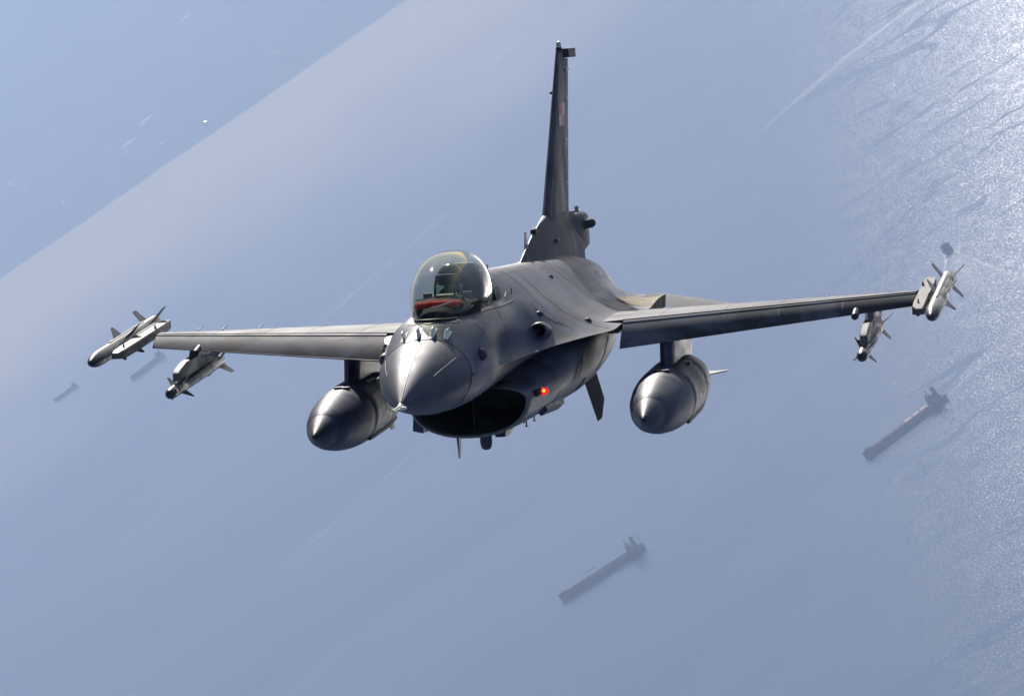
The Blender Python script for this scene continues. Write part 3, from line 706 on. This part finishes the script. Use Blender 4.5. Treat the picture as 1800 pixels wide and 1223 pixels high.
def rbox(x, y0, y1, z0, z1, r, n=8):
    pts = []
    for cy, cz, a0 in ((y1 - r, z1 - r, 0), (y0 + r, z1 - r, 90), (y0 + r, z0 + r, 180), (y1 - r, z0 + r, 270)):
        for k in range(n + 1): a = R(a0 + 90 * k / n); pts.append((x, cy + r * math.cos(a), cz + r * math.sin(a)))
    return pts
mb = MB(); mb.loft([rbox(12.7, -.05, .05, .50, .95, .04), rbox(13.4, -.158, .158, .52, 1.055, .07), rbox(14.0, -.175, .165, .545, 1.055, .085), rbox(14.36, -.165, .155, .57, 1.04, .085), rbox(14.44, -.12, .11, .62, .98, .06)])
mb.build('parachute_housing', M['tail'], base, 30)
mb = MB(); mb.tube([(13.9, .12, .885), (13.97, .185, .89), (14.03, .235, .895)], .058, 16); o = mb.build('side_receiver', M['store'], base, 40)
mb = MB(); mb.tube([(14.025, .23, .895), (14.055, .255, .898)], .060, 16, r1=.045); mb.build('receiver_cap', M['stain'], o, 40)
mb = MB(); mb.tube([(14.0, .05, 1.03), (13.95, .07, 1.09), (13.9, .075, 1.10)], .03, 12); mb.build('rear_sensor', M['steel'], base)
for x, y, z, r in ((10.55, .005, .975, .036), (11.5, .15, .82, .02)):
    mb = MB(); mb.lathe([(-.14, r * .9), (-.13, r), (.05, r)], (x, y, z), 14); mb.build('base_sensor', M['black'], base, 40)
mb = MB(); mb.plate([(9.75, -.015, .76), (10.0, -.015, .84), (10.0, -.015, 1.0), (9.9, -.015, 1.0)], .012); mb.build('blade_antenna', M['store'], base, 0)
mb = MB(); mb.box(9.55, 9.62, .03, .036, .66, .74); mb.build('base_tab', M['black'], base)

# ------------------------------------------------------------------ pylons and rails (parts of the jet)
for s in (1, -1):
    Y = 1.83
    def ps(z, x0, x1, w): return [(x0, s * Y, z), (x0 + .10, s * (Y + w * .8), z), (x0 + .35, s * (Y + w), z), (x1 - .4, s * (Y + w), z), (x1, s * Y, z), (x1 - .4, s * (Y - w), z), (x0 + .35, s * (Y - w), z), (x0 + .10, s * (Y - w * .8), z)]
    mb = MB(); mb.loft([ps(-.07, 8.2, 10.3, .085), ps(-.25, 7.68, 10.2, .085), ps(-.64, 7.53, 9.9, .080)])
    mb.build('tank_pylon', M['store'], jet, 40)
    Y2 = 4.03
    mb = MB()
    def us(z, x0, x1, w): return [(x0, s * Y2, z), (x0 + .25, s * (Y2 + w), z), (x1 - .3, s * (Y2 + w), z), (x1, s * Y2, z), (x1 - .3, s * (Y2 - w), z), (x0 + .25, s * (Y2 - w), z)]
    mb.loft([us(-.02, 9.45, 10.6, .05), us(-.24, 9.2, 10.6, .05)])
    mb.build('outer_pylon', M['store'], jet, 30)
    # underwing rail, nose-down with the wing's twist: slanted front top, deep body
    def rail(x0, x1, yc, zc, slope, w, h, name, side):
        mb = MB(); Z = lambda x: zc + slope * (x - x0)
        def rs(x, top, bot, ww): return [(x, s * (yc - ww), Z(x) + bot), (x, s * (yc - ww), Z(x) + top - .012), (x, s * (yc - ww * .8), Z(x) + top), (x, s * (yc + ww * .8), Z(x) + top), (x, s * (yc + ww), Z(x) + top - .012), (x, s * (yc + ww), Z(x) + bot)]
        mb.loft([rs(x0, h * .15, -h, w * .85), rs(x0 + .06, h * .45, -h * 1.02, w), rs(x0 + .45, h, -h * 1.02, w), rs(x1 - .35, h, -h * 1.02, w), rs(x1, h * .9, -h * .6, w * .9)])
        o = mb.build(name, M['rail'], jet, 20)
        mb = MB(); mb.box(x0 + .02, x1 - .1, s * (yc + side * w) - .004, s * (yc + side * w) + .004, Z((x0 + x1) / 2) - h * 1.1, Z((x0 + x1) / 2) - h * 1.02)
        return o, Z
    ru, Zu = rail(8.45, 11.0, 4.03, -.365, .059, .046, .085, 'missile_rail', 0)
    for x, z in ((8.75, .03), (9.15, -.05), (9.5, .03), (9.6, -.02), (9.9, .0)):
        mb = MB(); mb.box(x, x + .035, s * Y2 - .049, s * Y2 + .049, Zu(x) + z - .012, Zu(x) + z + .012); mb.build('fastener', M['black'], ru)
    mb = MB(); mb.lathe([(0, .02), (.05, .02)], (8.6, s * (Y2 - .075), Zu(8.6) - .07), 8, axis='x'); mb.build('detent', M['black'], ru)
    # wingtip rail: a wide flat box with bevelled nose
    Zt = lambda x: -.095 + .066 * (x - 8.25)
    def tr(x, y0, y1, z0, z1): return [(x, s * y0, Zt(x) + z0), (x, s * y0, Zt(x) + z1 - .015), (x, s * (y0 + .01), Zt(x) + z1), (x, s * (y1 - .01), Zt(x) + z1), (x, s * y1, Zt(x) + z1 - .015), (x, s * y1, Zt(x) + z0)]
    mb = MB(); mb.loft([tr(8.28, 4.655, 4.742, -.045, .025), tr(8.38, 4.61, 4.75, -.055, .045), tr(8.8, 4.60, 4.75, -.055, .05), tr(10.8, 4.60, 4.75, -.055, .05), tr(11.0, 4.61, 4.73, -.045, .048)])
    rt = mb.build('tip_rail', M['rail'], jet, 20)
    for x, y, r in ((8.62, 4.67, .012), (10.2, 4.63, .015)):
        mb = MB(); mb.lathe([(0, r), (.02, r), (.025, r * .6), (.05, r * .6)], (x, s * y, Zt(x) + .05), 10, axis='z'); mb.build('rail_fitting', M['black'], rt)
    mb = MB(); mb.lathe([(-.04, .02), (0, .02)], (8.6, s * 4.66, Zt(8.6) - .06), 10, axis='z'); mb.build('rail_fitting', M['black'], rt)
    mb = MB(); mb.box(8.5, 10.9, s * 4.700 - .004, s * 4.700 + .004, Zt(9.7) + .06, Zt(9.7) + .0605); 
    mb = MB(); mb.tube([(9.35, s * 4.745, Zt(9.35) + .054), (10.7, s * 4.745, Zt(10.7) + .054)], .008, 6); mb.build('rail_edge', M['dark'], rt)

# ------------------------------------------------------------------ missiles and tanks: things of their own
def store(name, pos, pitch, label, cat, group):
    m = JET_M @ Matrix.Translation(P(*pos)) @ Matrix.Rotation(pitch, 4, 'Y')
    return tag(empty(name, m), label, cat, group)

def missile(kind, pos, pitch, roll, label):
    root = store('air_to_air_missile', pos, pitch, label, 'missile', 'missiles carried by the jet')
    if kind == 'large':
        r = .089; L = 3.66
        prof = [(0, .004), (.02, .022), (.08, .046), (.18, .068), (.32, .083), (.46, r), (.47, r * .985), (.48, r), (1.30, r), (1.305, r * .98), (1.315, r), (2.1, r), (2.105, r * .98), (2.115, r), (3.0, r), (3.005, r * .98), (3.015, r), (3.60, r), (3.64, r * .85), (3.66, r * .5)]
        mb = MB(); mb.lathe(prof, n=28, mf=lambda i, j: 1 if i < 6 else 0); mb.build('body', [M['missile'], M['store']], root, 30)
        fins = [(1.62, 2.08, 2.00, 2.08, .155), (3.16, 3.46, 3.33, 3.50, .185)]
    else:
        r = .070; L = 3.02
        prof = [(0, .036), (.012, .046), (.05, .058), (.12, .066), (.22, r), (.225, r * .97), (.235, r), (.75, r), (.755, r * .97), (.765, r), (1.5, r), (1.505, r * 1.06), (1.53, r * 1.06), (1.535, r), (2.2, r), (2.205, r * 1.06), (2.23, r * 1.06), (2.235, r), (2.98, r), (3.02, r * .7)]
        mb = MB(); mb.lathe(prof, n=24, mf=lambda i, j: 1 if i < 3 else 0); mb.build('body', [M['missile'], M['store']], root, 30)
        mb = MB(); mb.lathe([(-.014, .002), (-.009, .020), (.004, .034)], n=16); mb.build('seeker', M['visor'], root, 60)
        fins = [(.42, .68, .64, .68, .12), (2.66, 2.98, 2.84, 2.98, .145)]
    for fi, (a, b, c, d, sp) in enumerate(fins):
        for k in range(4):
            t = roll + k * math.pi / 2; u = Vector((0, math.cos(t), math.sin(t)))
            q = lambda x, h: Vector((x, 0, 0)) + u * h
            mb = MB(); mb.plate([q(a, r * .95), q(b, r * .95), q(d, r + sp), q(c, r + sp)], .008)
            f = mb.build('tail_fin' if fi else 'wing_fin', M['store'], root, 0)
            if fi and k < 4:
                mb = MB(); mb.lathe([(0, .014), (.03, .014)], (0, 0, 0), 8)
    # cable tunnel, bands and a hanger lug
    t = roll + math.pi / 4
    mb = MB(); mb.tube([(L * .3, (r + .004) * math.cos(t), (r + .004) * math.sin(t)), (L * .82, (r + .004) * math.cos(t), (r + .004) * math.sin(t))], .010, 6); mb.build('cable_duct', M['missile'], root)
    for x in ((.95, 2.1, 3.02) if kind == 'large' else (.75, 1.5, 2.2)):
        mb = MB(); mb.lathe([(x, r * 1.004), (x + .004, r * 1.012), (x + .03, r * 1.012), (x + .034, r * 1.004)], n=24); mb.build('band', M['store'] if kind == 'large' else M['dark'], root, 30)
    return root
TIP, UND = math.atan(.066), math.atan(.059)
missile('large', (7.68, 4.868, -.138), TIP, R(40), 'pale grey blunt-nosed missile on the wingtip at the right edge of the picture')
missile('large', (7.68, -4.868, -.138), TIP, R(50), 'grey missile with dark dome nose on the wingtip farthest left')
missile('small', (8.01, 4.03, -.568), UND, R(38), 'slim missile under the right-hand wing near the sunlit water, seen almost end-on')
missile('small', (8.01, -4.03, -.568), UND, R(52), 'slim bronze-grey missile with black seeker under the left-hand wing tip')

def tank(s, label):
    root = store('drop_tank', (5.28, s * 1.83, -.935), R(1.6), label, 'fuel tank', 'drop tanks under the wings')
    root.matrix_world = root.matrix_world @ Matrix.Diagonal((1, 1.07, 1.07, 1))
    prof = [(0, .012), (.03, .030), (.10, .052), (.11, .055), (.30, .110), (.55, .172), (.551, .170), (.556, .1735), (.9, .236), (1.3, .287), (1.7, .319), (1.95, .331), (1.956, .328), (1.965, .332), (2.2, .3365), (2.5, .337), (3.2, .337), (3.205, .3345), (3.215, .337), (3.6, .330), (4.1, .29), (4.6, .215), (5.0, .135), (5.25, .07), (5.3, .03)]
    mb = MB(); mb.lathe(prof, n=48); mb.build('tank_body', M['tank'], root, 25)
    mb = MB(); mb.lathe([(-.02, .004), (-.015, .012), (.05, .036), (.085, .047)], n=20); mb.build('nose_cap', M['dark'], root, 40)
    for sg in (1, -1):
        mb = MB(); mb.plate([(4.60, sg * .21, 0), (4.98, sg * .13, 0), (5.04, sg * .40, .0), (4.94, sg * .40, .0)], .012); mb.build('tank_fin', M['missile'], root, 0)
    mb = MB(); mb.plate([(4.45, 0, -.25), (5.05, 0, -.12), (5.12, 0, -.46), (4.95, 0, -.46)], .012); mb.build('tank_fin', M['tank'], root, 0)
    mb = MB(); mb.tube([(2.0, .24, -.245), (2.2, .245, -.245), (3.3, .245, -.245), (3.9, .225, -.22)], .022, 6); mb.build('drain_fairing', M['black'], root)
    for x in (3.62,):
        rr_ = {1.25: .2835, 2.75: .3375, 3.62: .3295}[x]
        mb = MB(); mb.lathe([(x, rr_ - .004), (x + .004, rr_ + .0010), (x + .022, rr_ + .0010 + (.003 if x < 2 else -.002 if x > 3 else 0)), (x + .026, rr_ - .003)], n=48); mb.build('weld_band', M['tank'], root, 30)
    for x, a in ((1.80, 80), (1.80, 95), (2.95, 60)):
        mb = MB(); c_ = (x, .332 * math.cos(R(a)), .332 * math.sin(R(a))); mb.lathe([(-.01, .045), (.008, .045), (.012, .038)], c_, 14, axis='z'); mb.build('filler_cap', M['store'], root, 30)
    for x, a, w, hgt, mt in ((2.62, -8, .05, .035, 'white'), (2.05, -14, .02, .04, 'black'), (2.66, 16, .02, .03, 'black'), (2.68, 9, .02, .03, 'black'), (2.70, 3, .02, .03, 'black'), (2.45, 0, .015, .02, 'black'), (2.74, 20, .03, .02, 'black'), (2.76, 12, .03, .02, 'black'), (1.95, 70, .02, .012, 'white'), (1.95, 74, .02, .012, 'white')):
        mb = MB(); q = lambda xx, aa: (xx, .3395 * math.cos(R(aa)), .3395 * math.sin(R(aa)))
        mb.poly([q(x, a), q(x + w, a), q(x + w, a + R(1) * hgt / .34 * 57.3 * 57.3), q(x, a + R(1) * hgt / .34 * 57.3 * 57.3)]); mb.build('stencil_mark', M[mt], root, 0)
    return root
tank(1, 'dark grey drop tank under the right-hand wing, clear of the nose')
tank(-1, 'dark grey drop tank at the left, half hidden behind the jet nose')

# ------------------------------------------------------------------ pilot
pil = empty('person', JET_M @ Matrix.Translation(P(4.72, 0, -.08)))
tag(pil, 'pilot in dark helmet and olive suit sitting under the bubble canopy', 'person')
def skinned(name, joints, edges, mat, parent, sub=2):
    me = bpy.data.meshes.new(name); me.from_pydata([(-x, y, z) for (x, y, z, _) in joints], edges, [])
    o = bpy.data.objects.new(name, me); COL.objects.link(o); o.parent = parent; me.materials.append(mat)
    sk = o.modifiers.new('skin', 'SKIN'); sk.use_smooth_shade = True
    for v, (_, _, _, r) in zip(me.skin_vertices[0].data, joints): v.radius = (r, r * 1.0)
    me.skin_vertices[0].data[0].use_root = True
    ss = o.modifiers.new('sub', 'SUBSURF'); ss.levels = sub; ss.render_levels = sub
    return o
J = [(0, 0, .05, .16), (.0, 0, .25, .15), (.02, 0, .45, .165), (.02, 0, .56, .10), (.0, 0, .66, .065),
     (.0, .20, .50, .075), (-.02, .27, .28, .055), (-.30, .24, .20, .042), (-.40, .22, .22, .04),
     (.0, -.20, .50, .075), (-.02, -.27, .28, .055), (-.30, -.25, .20, .042), (-.40, -.24, .22, .04),
     (-.1, .12, .02, .10), (-.50, .14, .08, .085), (-.80, .13, -.12, .06), (-.1, -.12, .02, .10), (-.50, -.14, .08, .085), (-.80, -.13, -.12, .06)]
E_ = [(0, 1), (1, 2), (2, 3), (3, 4), (2, 5), (5, 6), (6, 7), (7, 8), (2, 9), (9, 10), (10, 11), (11, 12), (0, 13), (13, 14), (14, 15), (0, 16), (16, 17), (17, 18)]
skinned('body', J, E_, M['suit'], pil)
def ellipsoid(name, c, r, mat, parent, z0=-1.0, n=20, x1=None):
    mb = MB(); rows = []
    for i in range(n + 1):
        a = math.pi * i / n; rr = max(math.sin(a), .002); zz = math.cos(a)
        if zz < z0: break
        rows.append([(c[0] + r[0] * rr * math.cos(2 * math.pi * k / 24), c[1] + r[1] * rr * math.sin(2 * math.pi * k / 24), c[2] + r[2] * zz) for k in range(24)])
    mb.loft(rows); return mb.build(name, mat, parent, 60)
hc = (-.10, -.085, .845)
ellipsoid('head', (hc[0] - .01, hc[1], hc[2] - .04), (.10, .08, .125), flat('skin_tone', (.35, .2, .14), .5), pil)
ellipsoid('helmet', hc, (.165, .150, .160), M['helmet'], pil, -.45)
mb = MB(); rows = []
for i in range(9):
    el = R(-28 + 62 * i / 8); rows.append([(hc[0] - .174 * math.cos(el) * math.cos(R(a)), hc[1] + .155 * math.cos(el) * math.sin(R(a)), hc[2] + .150 * math.sin(el)) for a in range(-75, 76, 15)])
mb.loft(rows, closed=False, cap0=False, cap1=False); mb.build('visor', M['visor'], pil, 60)
mb = MB(); mb.lathe([(-.19, .02), (-.185, .04), (-.13, .058), (-.06, .06)], (hc[0] - .0, hc[1], hc[2] - .10), 14); mb.build('oxygen_mask', M['black'], pil, 50)
mb = MB(); mb.tube([(hc[0] - .17, hc[1], hc[2] - .13), (hc[0] - .17, hc[1] + .03, hc[2] - .25), (-.12, .10, .40)], .02, 8); mb.build('oxygen_hose', M['black'], pil)
for s in (1, -1):
    mb = MB(); mb.tube([(.05, s * .10, .60), (-.10, s * .11, .56), (-.155, s * .10, .42), (-.16, s * .08, .25)], .018, 6); mb.build('harness_strap', M['strap'], pil)
mb = MB(); mb.tube([(hc[0] - .06, hc[1] - .055, hc[2] + .135), (hc[0] - .02, hc[1] + .0, hc[2] + .152), (hc[0] + .02, hc[1] + .05, hc[2] + .143)], .012, 6); mb.build('helmet_tape', M['white'], pil)

# ------------------------------------------------------------------ ships
M['hull'] = flat('dark_hull', (0.008, 0.010, 0.016), 0.8, 0, 0.15)
M['hazed_hull'] = flat('haze_tinted_hull', (0.11, 0.125, 0.16), 0.7)  # far ships: haze put into the hull colour
M['deck_grey'] = flat('deck_grey', (0.022, 0.026, 0.034), 0.95, 0, 0.05)
M['deck_rust'] = flat('rusty_deck', (0.20, 0.105, 0.080), 0.9, 0, .1)
M['deck_tan'] = flat('tan_hatch', (0.70, 0.54, 0.44), 0.8, 0, .1)
M['house'] = flat('ship_house', (0.028, 0.034, 0.046), 0.8, 0, 0.1)
M['gloss_white'] = flat('polished_white', (0.8, 0.8, 0.78), 0.14, 0.0, 0.8)
M['ship_white'] = flat('ship_white', (0.75, 0.75, 0.72), 0.5)

def cargo_ship(bow, stern, label, name, L=None, beam=32.0, fb=11.0, dark=False, gantry=False, lit=False, group=None, hull_mat='hull'):
    b, s_ = Vector((*bow, 0)), Vector((*stern, 0)); d = (b - s_); L = d.length; d.normalize()
    mw = Matrix.Translation((s_.x, s_.y, -ALT)) @ Matrix.Rotation(math.atan2(d.y, d.x), 4, 'Z')
    root = tag(empty(name, mw), label, 'ship', group)
    K = L / 225.0; B = beam / 2
    plan = [(0, .72), (.03, .90), (.08, 1), (.80, 1), (.88, .86), (.94, .60), (.98, .28), (1.0, .03)]
    def ring(z, fl): return [(u * L, B * w * fl, z + (4.5 * K if u > .9 else 0) * (z > 3)) for u, w in plan] + [(u * L, -B * w * fl, z + (4.5 * K if u > .9 else 0) * (z > 3)) for u, w in plan[::-1]]
    mb = MB(False); mb.loft([ring(-1.0, .90), ring(1.5, .95), ring(fb, 1.0)]); hull = mb.build('hull', M[hull_mat], root, 30)
    mb = MB(False); r = ring(fb + .1, .93); mb.poly([p for p in r if p[0] < L * .9 or True]); mb.build('deck', M['deck_grey'] if not lit else M['deck_rust'], hull, 0)
    # hatch covers in a row, with a pipe rack beside them
    for i in range(7):
        x = L * (.20 + .098 * i)
        if lit and i == 3: continue
        mb = MB(False); mb.box(x, x + L * .080, -B * .62, B * .50, fb, fb + 2.6 * K); mb.build('hatch_cover', M['deck_tan'] if lit and i not in (3,) else M['deck_grey'], root, 0)
    mb = MB(False); mb.box(L * .19, L * .88, -B * .9, -B * .78, fb, fb + 1.5 * K); mb.build('pipe_rack', M['deck_rust'] if lit else M['deck_grey'], root, 0)
    # deck house with stepped bridge, wings, funnel, masts
    mb = MB(False); mb.box(L * .05, L * .17, -B * .95, B * .95, fb - .5, fb + 9 * K); mb.build('accommodation', M['house'], root, 0)
    mb = MB(False); mb.box(L * .11, L * .165, -B * .80, B * .80, fb + 9 * K, fb + 17 * K); hs = mb.build('bridge_tower', M['house'], root, 0)
    mb = MB(False); mb.box(L * .130, L * .160, -B * 1.08, B * 1.08, fb + 17 * K, fb + 20 * K); mb.build('bridge_wing', M['house'], hs, 0)
    mb = MB(False); mb.box(L * .162, L * .164, -B * .9, B * .9, fb + 18 * K, fb + 19.4 * K); mb.build('bridge_windows', M['visor'], hs, 0)
    mb = MB(False); mb.loft([[(L * .05, -4 * K, fb + 9 * K), (L * .095, -4 * K, fb + 9 * K), (L * .095, 4 * K, fb + 9 * K), (L * .05, 4 * K, fb + 9 * K)], [(L * .055, -3.2 * K, fb + 30 * K), (L * .085, -3.2 * K, fb + 30 * K), (L * .085, 3.2 * K, fb + 30 * K), (L * .055, 3.2 * K, fb + 30 * K)]]); mb.build('funnel', M['house'], root, 20)
    mb = MB(False); mb.tube([(L * .145, 0, fb + 20 * K), (L * .145, 0, fb + 33 * K)], .8 * K, 6); mb.tube([(L * .145, -5 * K, fb + 30 * K), (L * .145, 5 * K, fb + 30 * K)], .5 * K, 6); mb.build('radar_mast', M['hull'], root)
    mb = MB(False); mb.tube([(L * .95, 0, fb), (L * .95, 0, fb + 15 * K)], .6 * K, 6); mb.build('fore_mast', M['hull'], root)
    mb = MB(False); mb.box(L * .90, L * .955, -B * .3, B * .3, fb + 4 * K, fb + 6.5 * K); mb.build('anchor_windlass', M['house'], root, 0)
    if gantry:
        for x0, x1, zt in ((.52, .64, 17), ):
            mb = MB(False); mb.tube([(L * x0, B * .6, fb), (L * x0, B * .6, fb + zt * K), (L * x1, B * .6, fb + zt * K), (L * x1, B * .6, fb)], .75 * K, 6); mb.build('hose_crane', M['house'], root)
        mb = MB(False); mb.tube([(L * .02, 0, fb), (L * .0, 0, fb + 22 * K), (L * .06, 0, fb + 26 * K)], .9 * K, 6); mb.build('stern_crane', M['house'], root)
        for x in (.40, .47, .68, .80):
            mb = MB(False); mb.tube([(L * x, B * .4, fb), (L * x, B * .4, fb + 7 * K)], .8 * K, 6); mb.build('vent_post', M['house'], root)
    return root
cargo_ship((490, 10422), (708, 10462), 'cargo ship with rusty tan hatches on the sparkling water at right', 'cargo_ship', lit=True, group='ships under way below')
cargo_ship((-227, 10913), (-6, 10882), 'dark blue-grey tanker with a hose crane amidships, below the jet belly', 'tanker_ship', gantry=True, group='ships under way below')
cargo_ship((-1140, 17066), (-1001, 17122), 'faint hazy ship just under the left wing tip', 'cargo_ship', beam=24, fb=12, hull_mat='hazed_hull', group='ships under way below')
cargo_ship((-1446, 17660), (-1350, 17686), 'faintest small ship at the far left, nearly lost in haze', 'cargo_ship', beam=18, fb=9, hull_mat='hazed_hull', group='ships under way below')

# the small vessel going away, seen from astern, with a spreading wake
ves = tag(empty('coaster_ship', Matrix.Translation((984, 11590, -ALT)) @ Matrix.Rotation(R(90), 4, 'Z')), 'small dark vessel seen from astern leading a V-shaped wake', 'ship', 'ships under way below')
mb = MB(False); pl = [(0, .8), (.1, 1), (.7, 1), (.88, .7), (1, .05)]
def vr(z, f): return [(u * 95, 10 * w * f, z) for u, w in pl] + [(u * 95, -10 * w * f, z) for u, w in pl[::-1]]
mb.loft([vr(-1, .9), vr(7, 1)]); mb.build('hull', M['hull'], ves, 30)
mb = MB(False); mb.box(8, 26, -8, 8, 7, 16); mb.build('accommodation', M['house'], ves, 0)
mb = MB(False); mb.box(14, 24, -10, 10, 16, 20); mb.build('bridge_wing', M['house'], ves, 0)
mb = MB(False); mb.tube([(18, 0, 20), (18, 0, 30)], .8, 6); mb.build('radar_mast', M['hull'], ves)
mb = MB(False); mb.box(30, 75, -7, 7, 7, 10); mb.build('hatch_cover', M['deck_grey'], ves, 0)

# small white boats far out
for i, (x, y, k, lab) in enumerate(((-542, 21888, 1.9, 'brightest white boat, on blue water just above the pale silt front'), (-1479, 23731, 1.1, 'white boat at the far left, right one of a close pair'),
                                (-1546, 24178, 0.9, 'tiny white boat at the far left, left one of a close pair'), (-1614, 22128, 0.9, 'tiny white boat at the left edge just above the pale silt front'))):
    b = tag(empty('motor_boat', Matrix.Translation((x, y, -ALT)) @ Matrix.Rotation(R(-150), 4, 'Z') @ Matrix.Scale(k, 4)), lab, 'boat', 'white boats far out')
    mb = MB(False); pl = [(0, .8), (.6, 1), (.85, .6), (1, .04)]
    def br(z, f): return [(u * 14, 2.4 * w * f, z) for u, w in pl] + [(u * 14, -2.4 * w * f, z) for u, w in pl[::-1]]
    mb.loft([br(-.3, .8), br(2.0, 1)]); mb.build('hull', M['ship_white'], b, 30)
    mb = MB(False); mb.loft([[(1, -1.9, 2), (9.5, -1.9, 2), (9.5, 1.9, 2), (1, 1.9, 2)], [(1, -1.6, 4.6), (7.5, -1.6, 4.6), (7.5, 1.6, 4.6), (1, 1.6, 4.6)]]); mb.build('cabin', M['ship_white'], b, 0)
    mb = MB(False); hN = Vector((.41, -.15, .90)); hN.rotate(Matrix.Rotation(R(150), 3, 'Z')); a_ = hN.cross(Vector((0, 1, 0))).normalized(); b_ = hN.cross(a_); c_ = Vector((4, 0, 6.2))
    mb.plate([c_ - a_ * 3 - b_ * 2, c_ + a_ * 3 - b_ * 2, c_ + a_ * 3 + b_ * 2, c_ - a_ * 3 + b_ * 2], .2); mb.build('glint_plate', M['gloss_white'], b, 0)  # glossy plate added for the glint, tilted to mirror the sun at the camera

# ------------------------------------------------------------------ wakes and foam, thin sheets on the water
def foam_mat(name, col, a0, a1, scale):
    m, nt, b, out = new_mat(name); b.inputs['Base Color'].default_value = (*col, 1); b.inputs['Roughness'].default_value = 0.5
    n = mapped_noise(nt, scale, 6, 0.65); at = nt.nodes.new('ShaderNodeAttribute'); at.attribute_name = 'edge'
    rr = nt.nodes.new('ShaderNodeMapRange'); rr.inputs[1].default_value = 0.35; rr.inputs[2].default_value = 0.68; rr.inputs[3].default_value = a0; rr.inputs[4].default_value = a1
    nt.links.new(n, rr.inputs[0]); nt.links.new(math_n(nt, 'MULTIPLY', rr.outputs[0], at.outputs['Fac'], True), b.inputs['Alpha'])
    return m
M['foam'] = foam_mat('wake_foam', (0.80, 0.78, 0.72), 0.08, 0.62, 0.03)
def wake(pts, label, strength=1.0, z=.08):
    """strip of foam: pts = (x, y, half width, opacity)"""
    mb = MB(False); vals = []
    for (x0, y0, w0, a0), (x1, y1, w1, a1) in zip(pts, pts[1:]):
        d = Vector((x1 - x0, y1 - y0, 0)); n = Vector((-d.y, d.x, 0)).normalized()
    rows = []
    for i, (x, y, w, a) in enumerate(pts):
        p0, p1 = pts[max(i - 1, 0)], pts[min(i + 1, len(pts) - 1)]; d = Vector((p1[0] - p0[0], p1[1] - p0[1], 0)); n = Vector((-d.y, d.x, 0)).normalized()
        rows.append([tuple(Vector((x, y, -ALT + z)) + n * w * k) for k in (-1, -.5, 0, .5, 1)]); vals += [0, a * .6 * strength, a * strength, a * .6 * strength, 0]
    mb.loft(rows, closed=False, cap0=False, cap1=False)
    o = mb.build('wake', M['foam'], None, 0)
    at = o.data.attributes.new('edge', 'FLOAT', 'POINT')
    key = {tuple(round(c, 2) for c in v): val for v, val in zip(mb.v, vals)}
    for v, dd in zip(o.data.vertices, at.data): dd.value = key.get(tuple(round(c, 2) for c in v.co), 0.0)
    tag(o, kind='structure'); return o
wake([(1700, 14565, 40, 1), (1572, 14539, 38, .95), (1440, 14510, 36, .9), (1316, 14479, 36, .75), (1180, 14400, 36, .55), (1040, 14308, 36, .35), (900, 14230, 34, .12), (820, 14200, 30, .05), (775, 14195, 22, .6), (755, 14188, 20, .5), (735, 14180, 14, .0)], '')
wake([(990, 11625, 5, .7), (999, 11450, 7, .9), (1014, 11200, 9, .8), (1032, 10930, 12, .4), (1050, 10700, 14, 0)], '')
wake([(980, 11640, 4, .7), (966, 11570, 6, 1), (944, 11490, 7, .9), (915, 11410, 8, .4), (895, 11350, 8, 0)], '')
wake([(984, 11580, 6, .5), (978, 11500, 18, .7), (970, 11380, 32, .6), (960, 11200, 46, .3), (950, 11000, 60, 0)], '')
wake([(-236, 10914, 4, 0), (-233, 10908, 6, .9), (-222, 10900, 4, .3), (-200, 10893, 3, 0)], '')
for pts in ([(-700, 15600, 14, 0), (-620, 15700, 34, .30), (-330, 15950, 38, .34), (-20, 16150, 38, .3), (250, 16250, 34, .2), (500, 16300, 18, 0)],
            [(-900, 12900, 14, 0), (-700, 13050, 18, .40), (-400, 13240, 18, .36), (-150, 13340, 15, 0)],
            [(-1500, 14500, 14, 0), (-1250, 14620, 20, .42), (-850, 14800, 22, .4), (-560, 14900, 18, 0)],
            [(-1100, 11600, 10, 0), (-900, 11680, 14, .35), (-650, 11820, 14, .3), (-480, 11880, 10, 0)],
            [(10, 10895, 8, .1), (180, 11080, 40, .10), (420, 11300, 70, .05), (650, 11480, 55, 0)],
            [(715, 10470, 8, .4), (860, 10560, 26, .3), (1020, 10680, 44, .15), (1200, 10800, 40, 0)],
            [(300, 18200, 30, 0), (420, 18300, 50, .3), (800, 18700, 54, .25), (1100, 18950, 30, 0)]):
    wake(pts, '')

# scattered whitecaps and foam lines on the blue water beyond the silt front: too many to count
mb = MB(False)
for i in range(46):
    x0, y0 = rng.uniform(-1800, 300), rng.uniform(21900, 30000); L_ = rng.uniform(15, 110) * (1 if rng.random() < .5 else .3); w = rng.uniform(3, 9)
    dx, dy = L_, L_ * rng.uniform(-.3, .5)
    mb.poly([(x0 - dx / 2, y0 - dy / 2, -ALT + .1), (x0, y0 - w * 4, -ALT + .1), (x0 + dx / 2, y0 + dy / 2, -ALT + .1), (x0, y0 + w * 4, -ALT + .1)])
tag(mb.build('whitecaps', flat('whitecap_foam', (0.8, 0.8, 0.78), 0.6), smooth=0), kind='stuff')
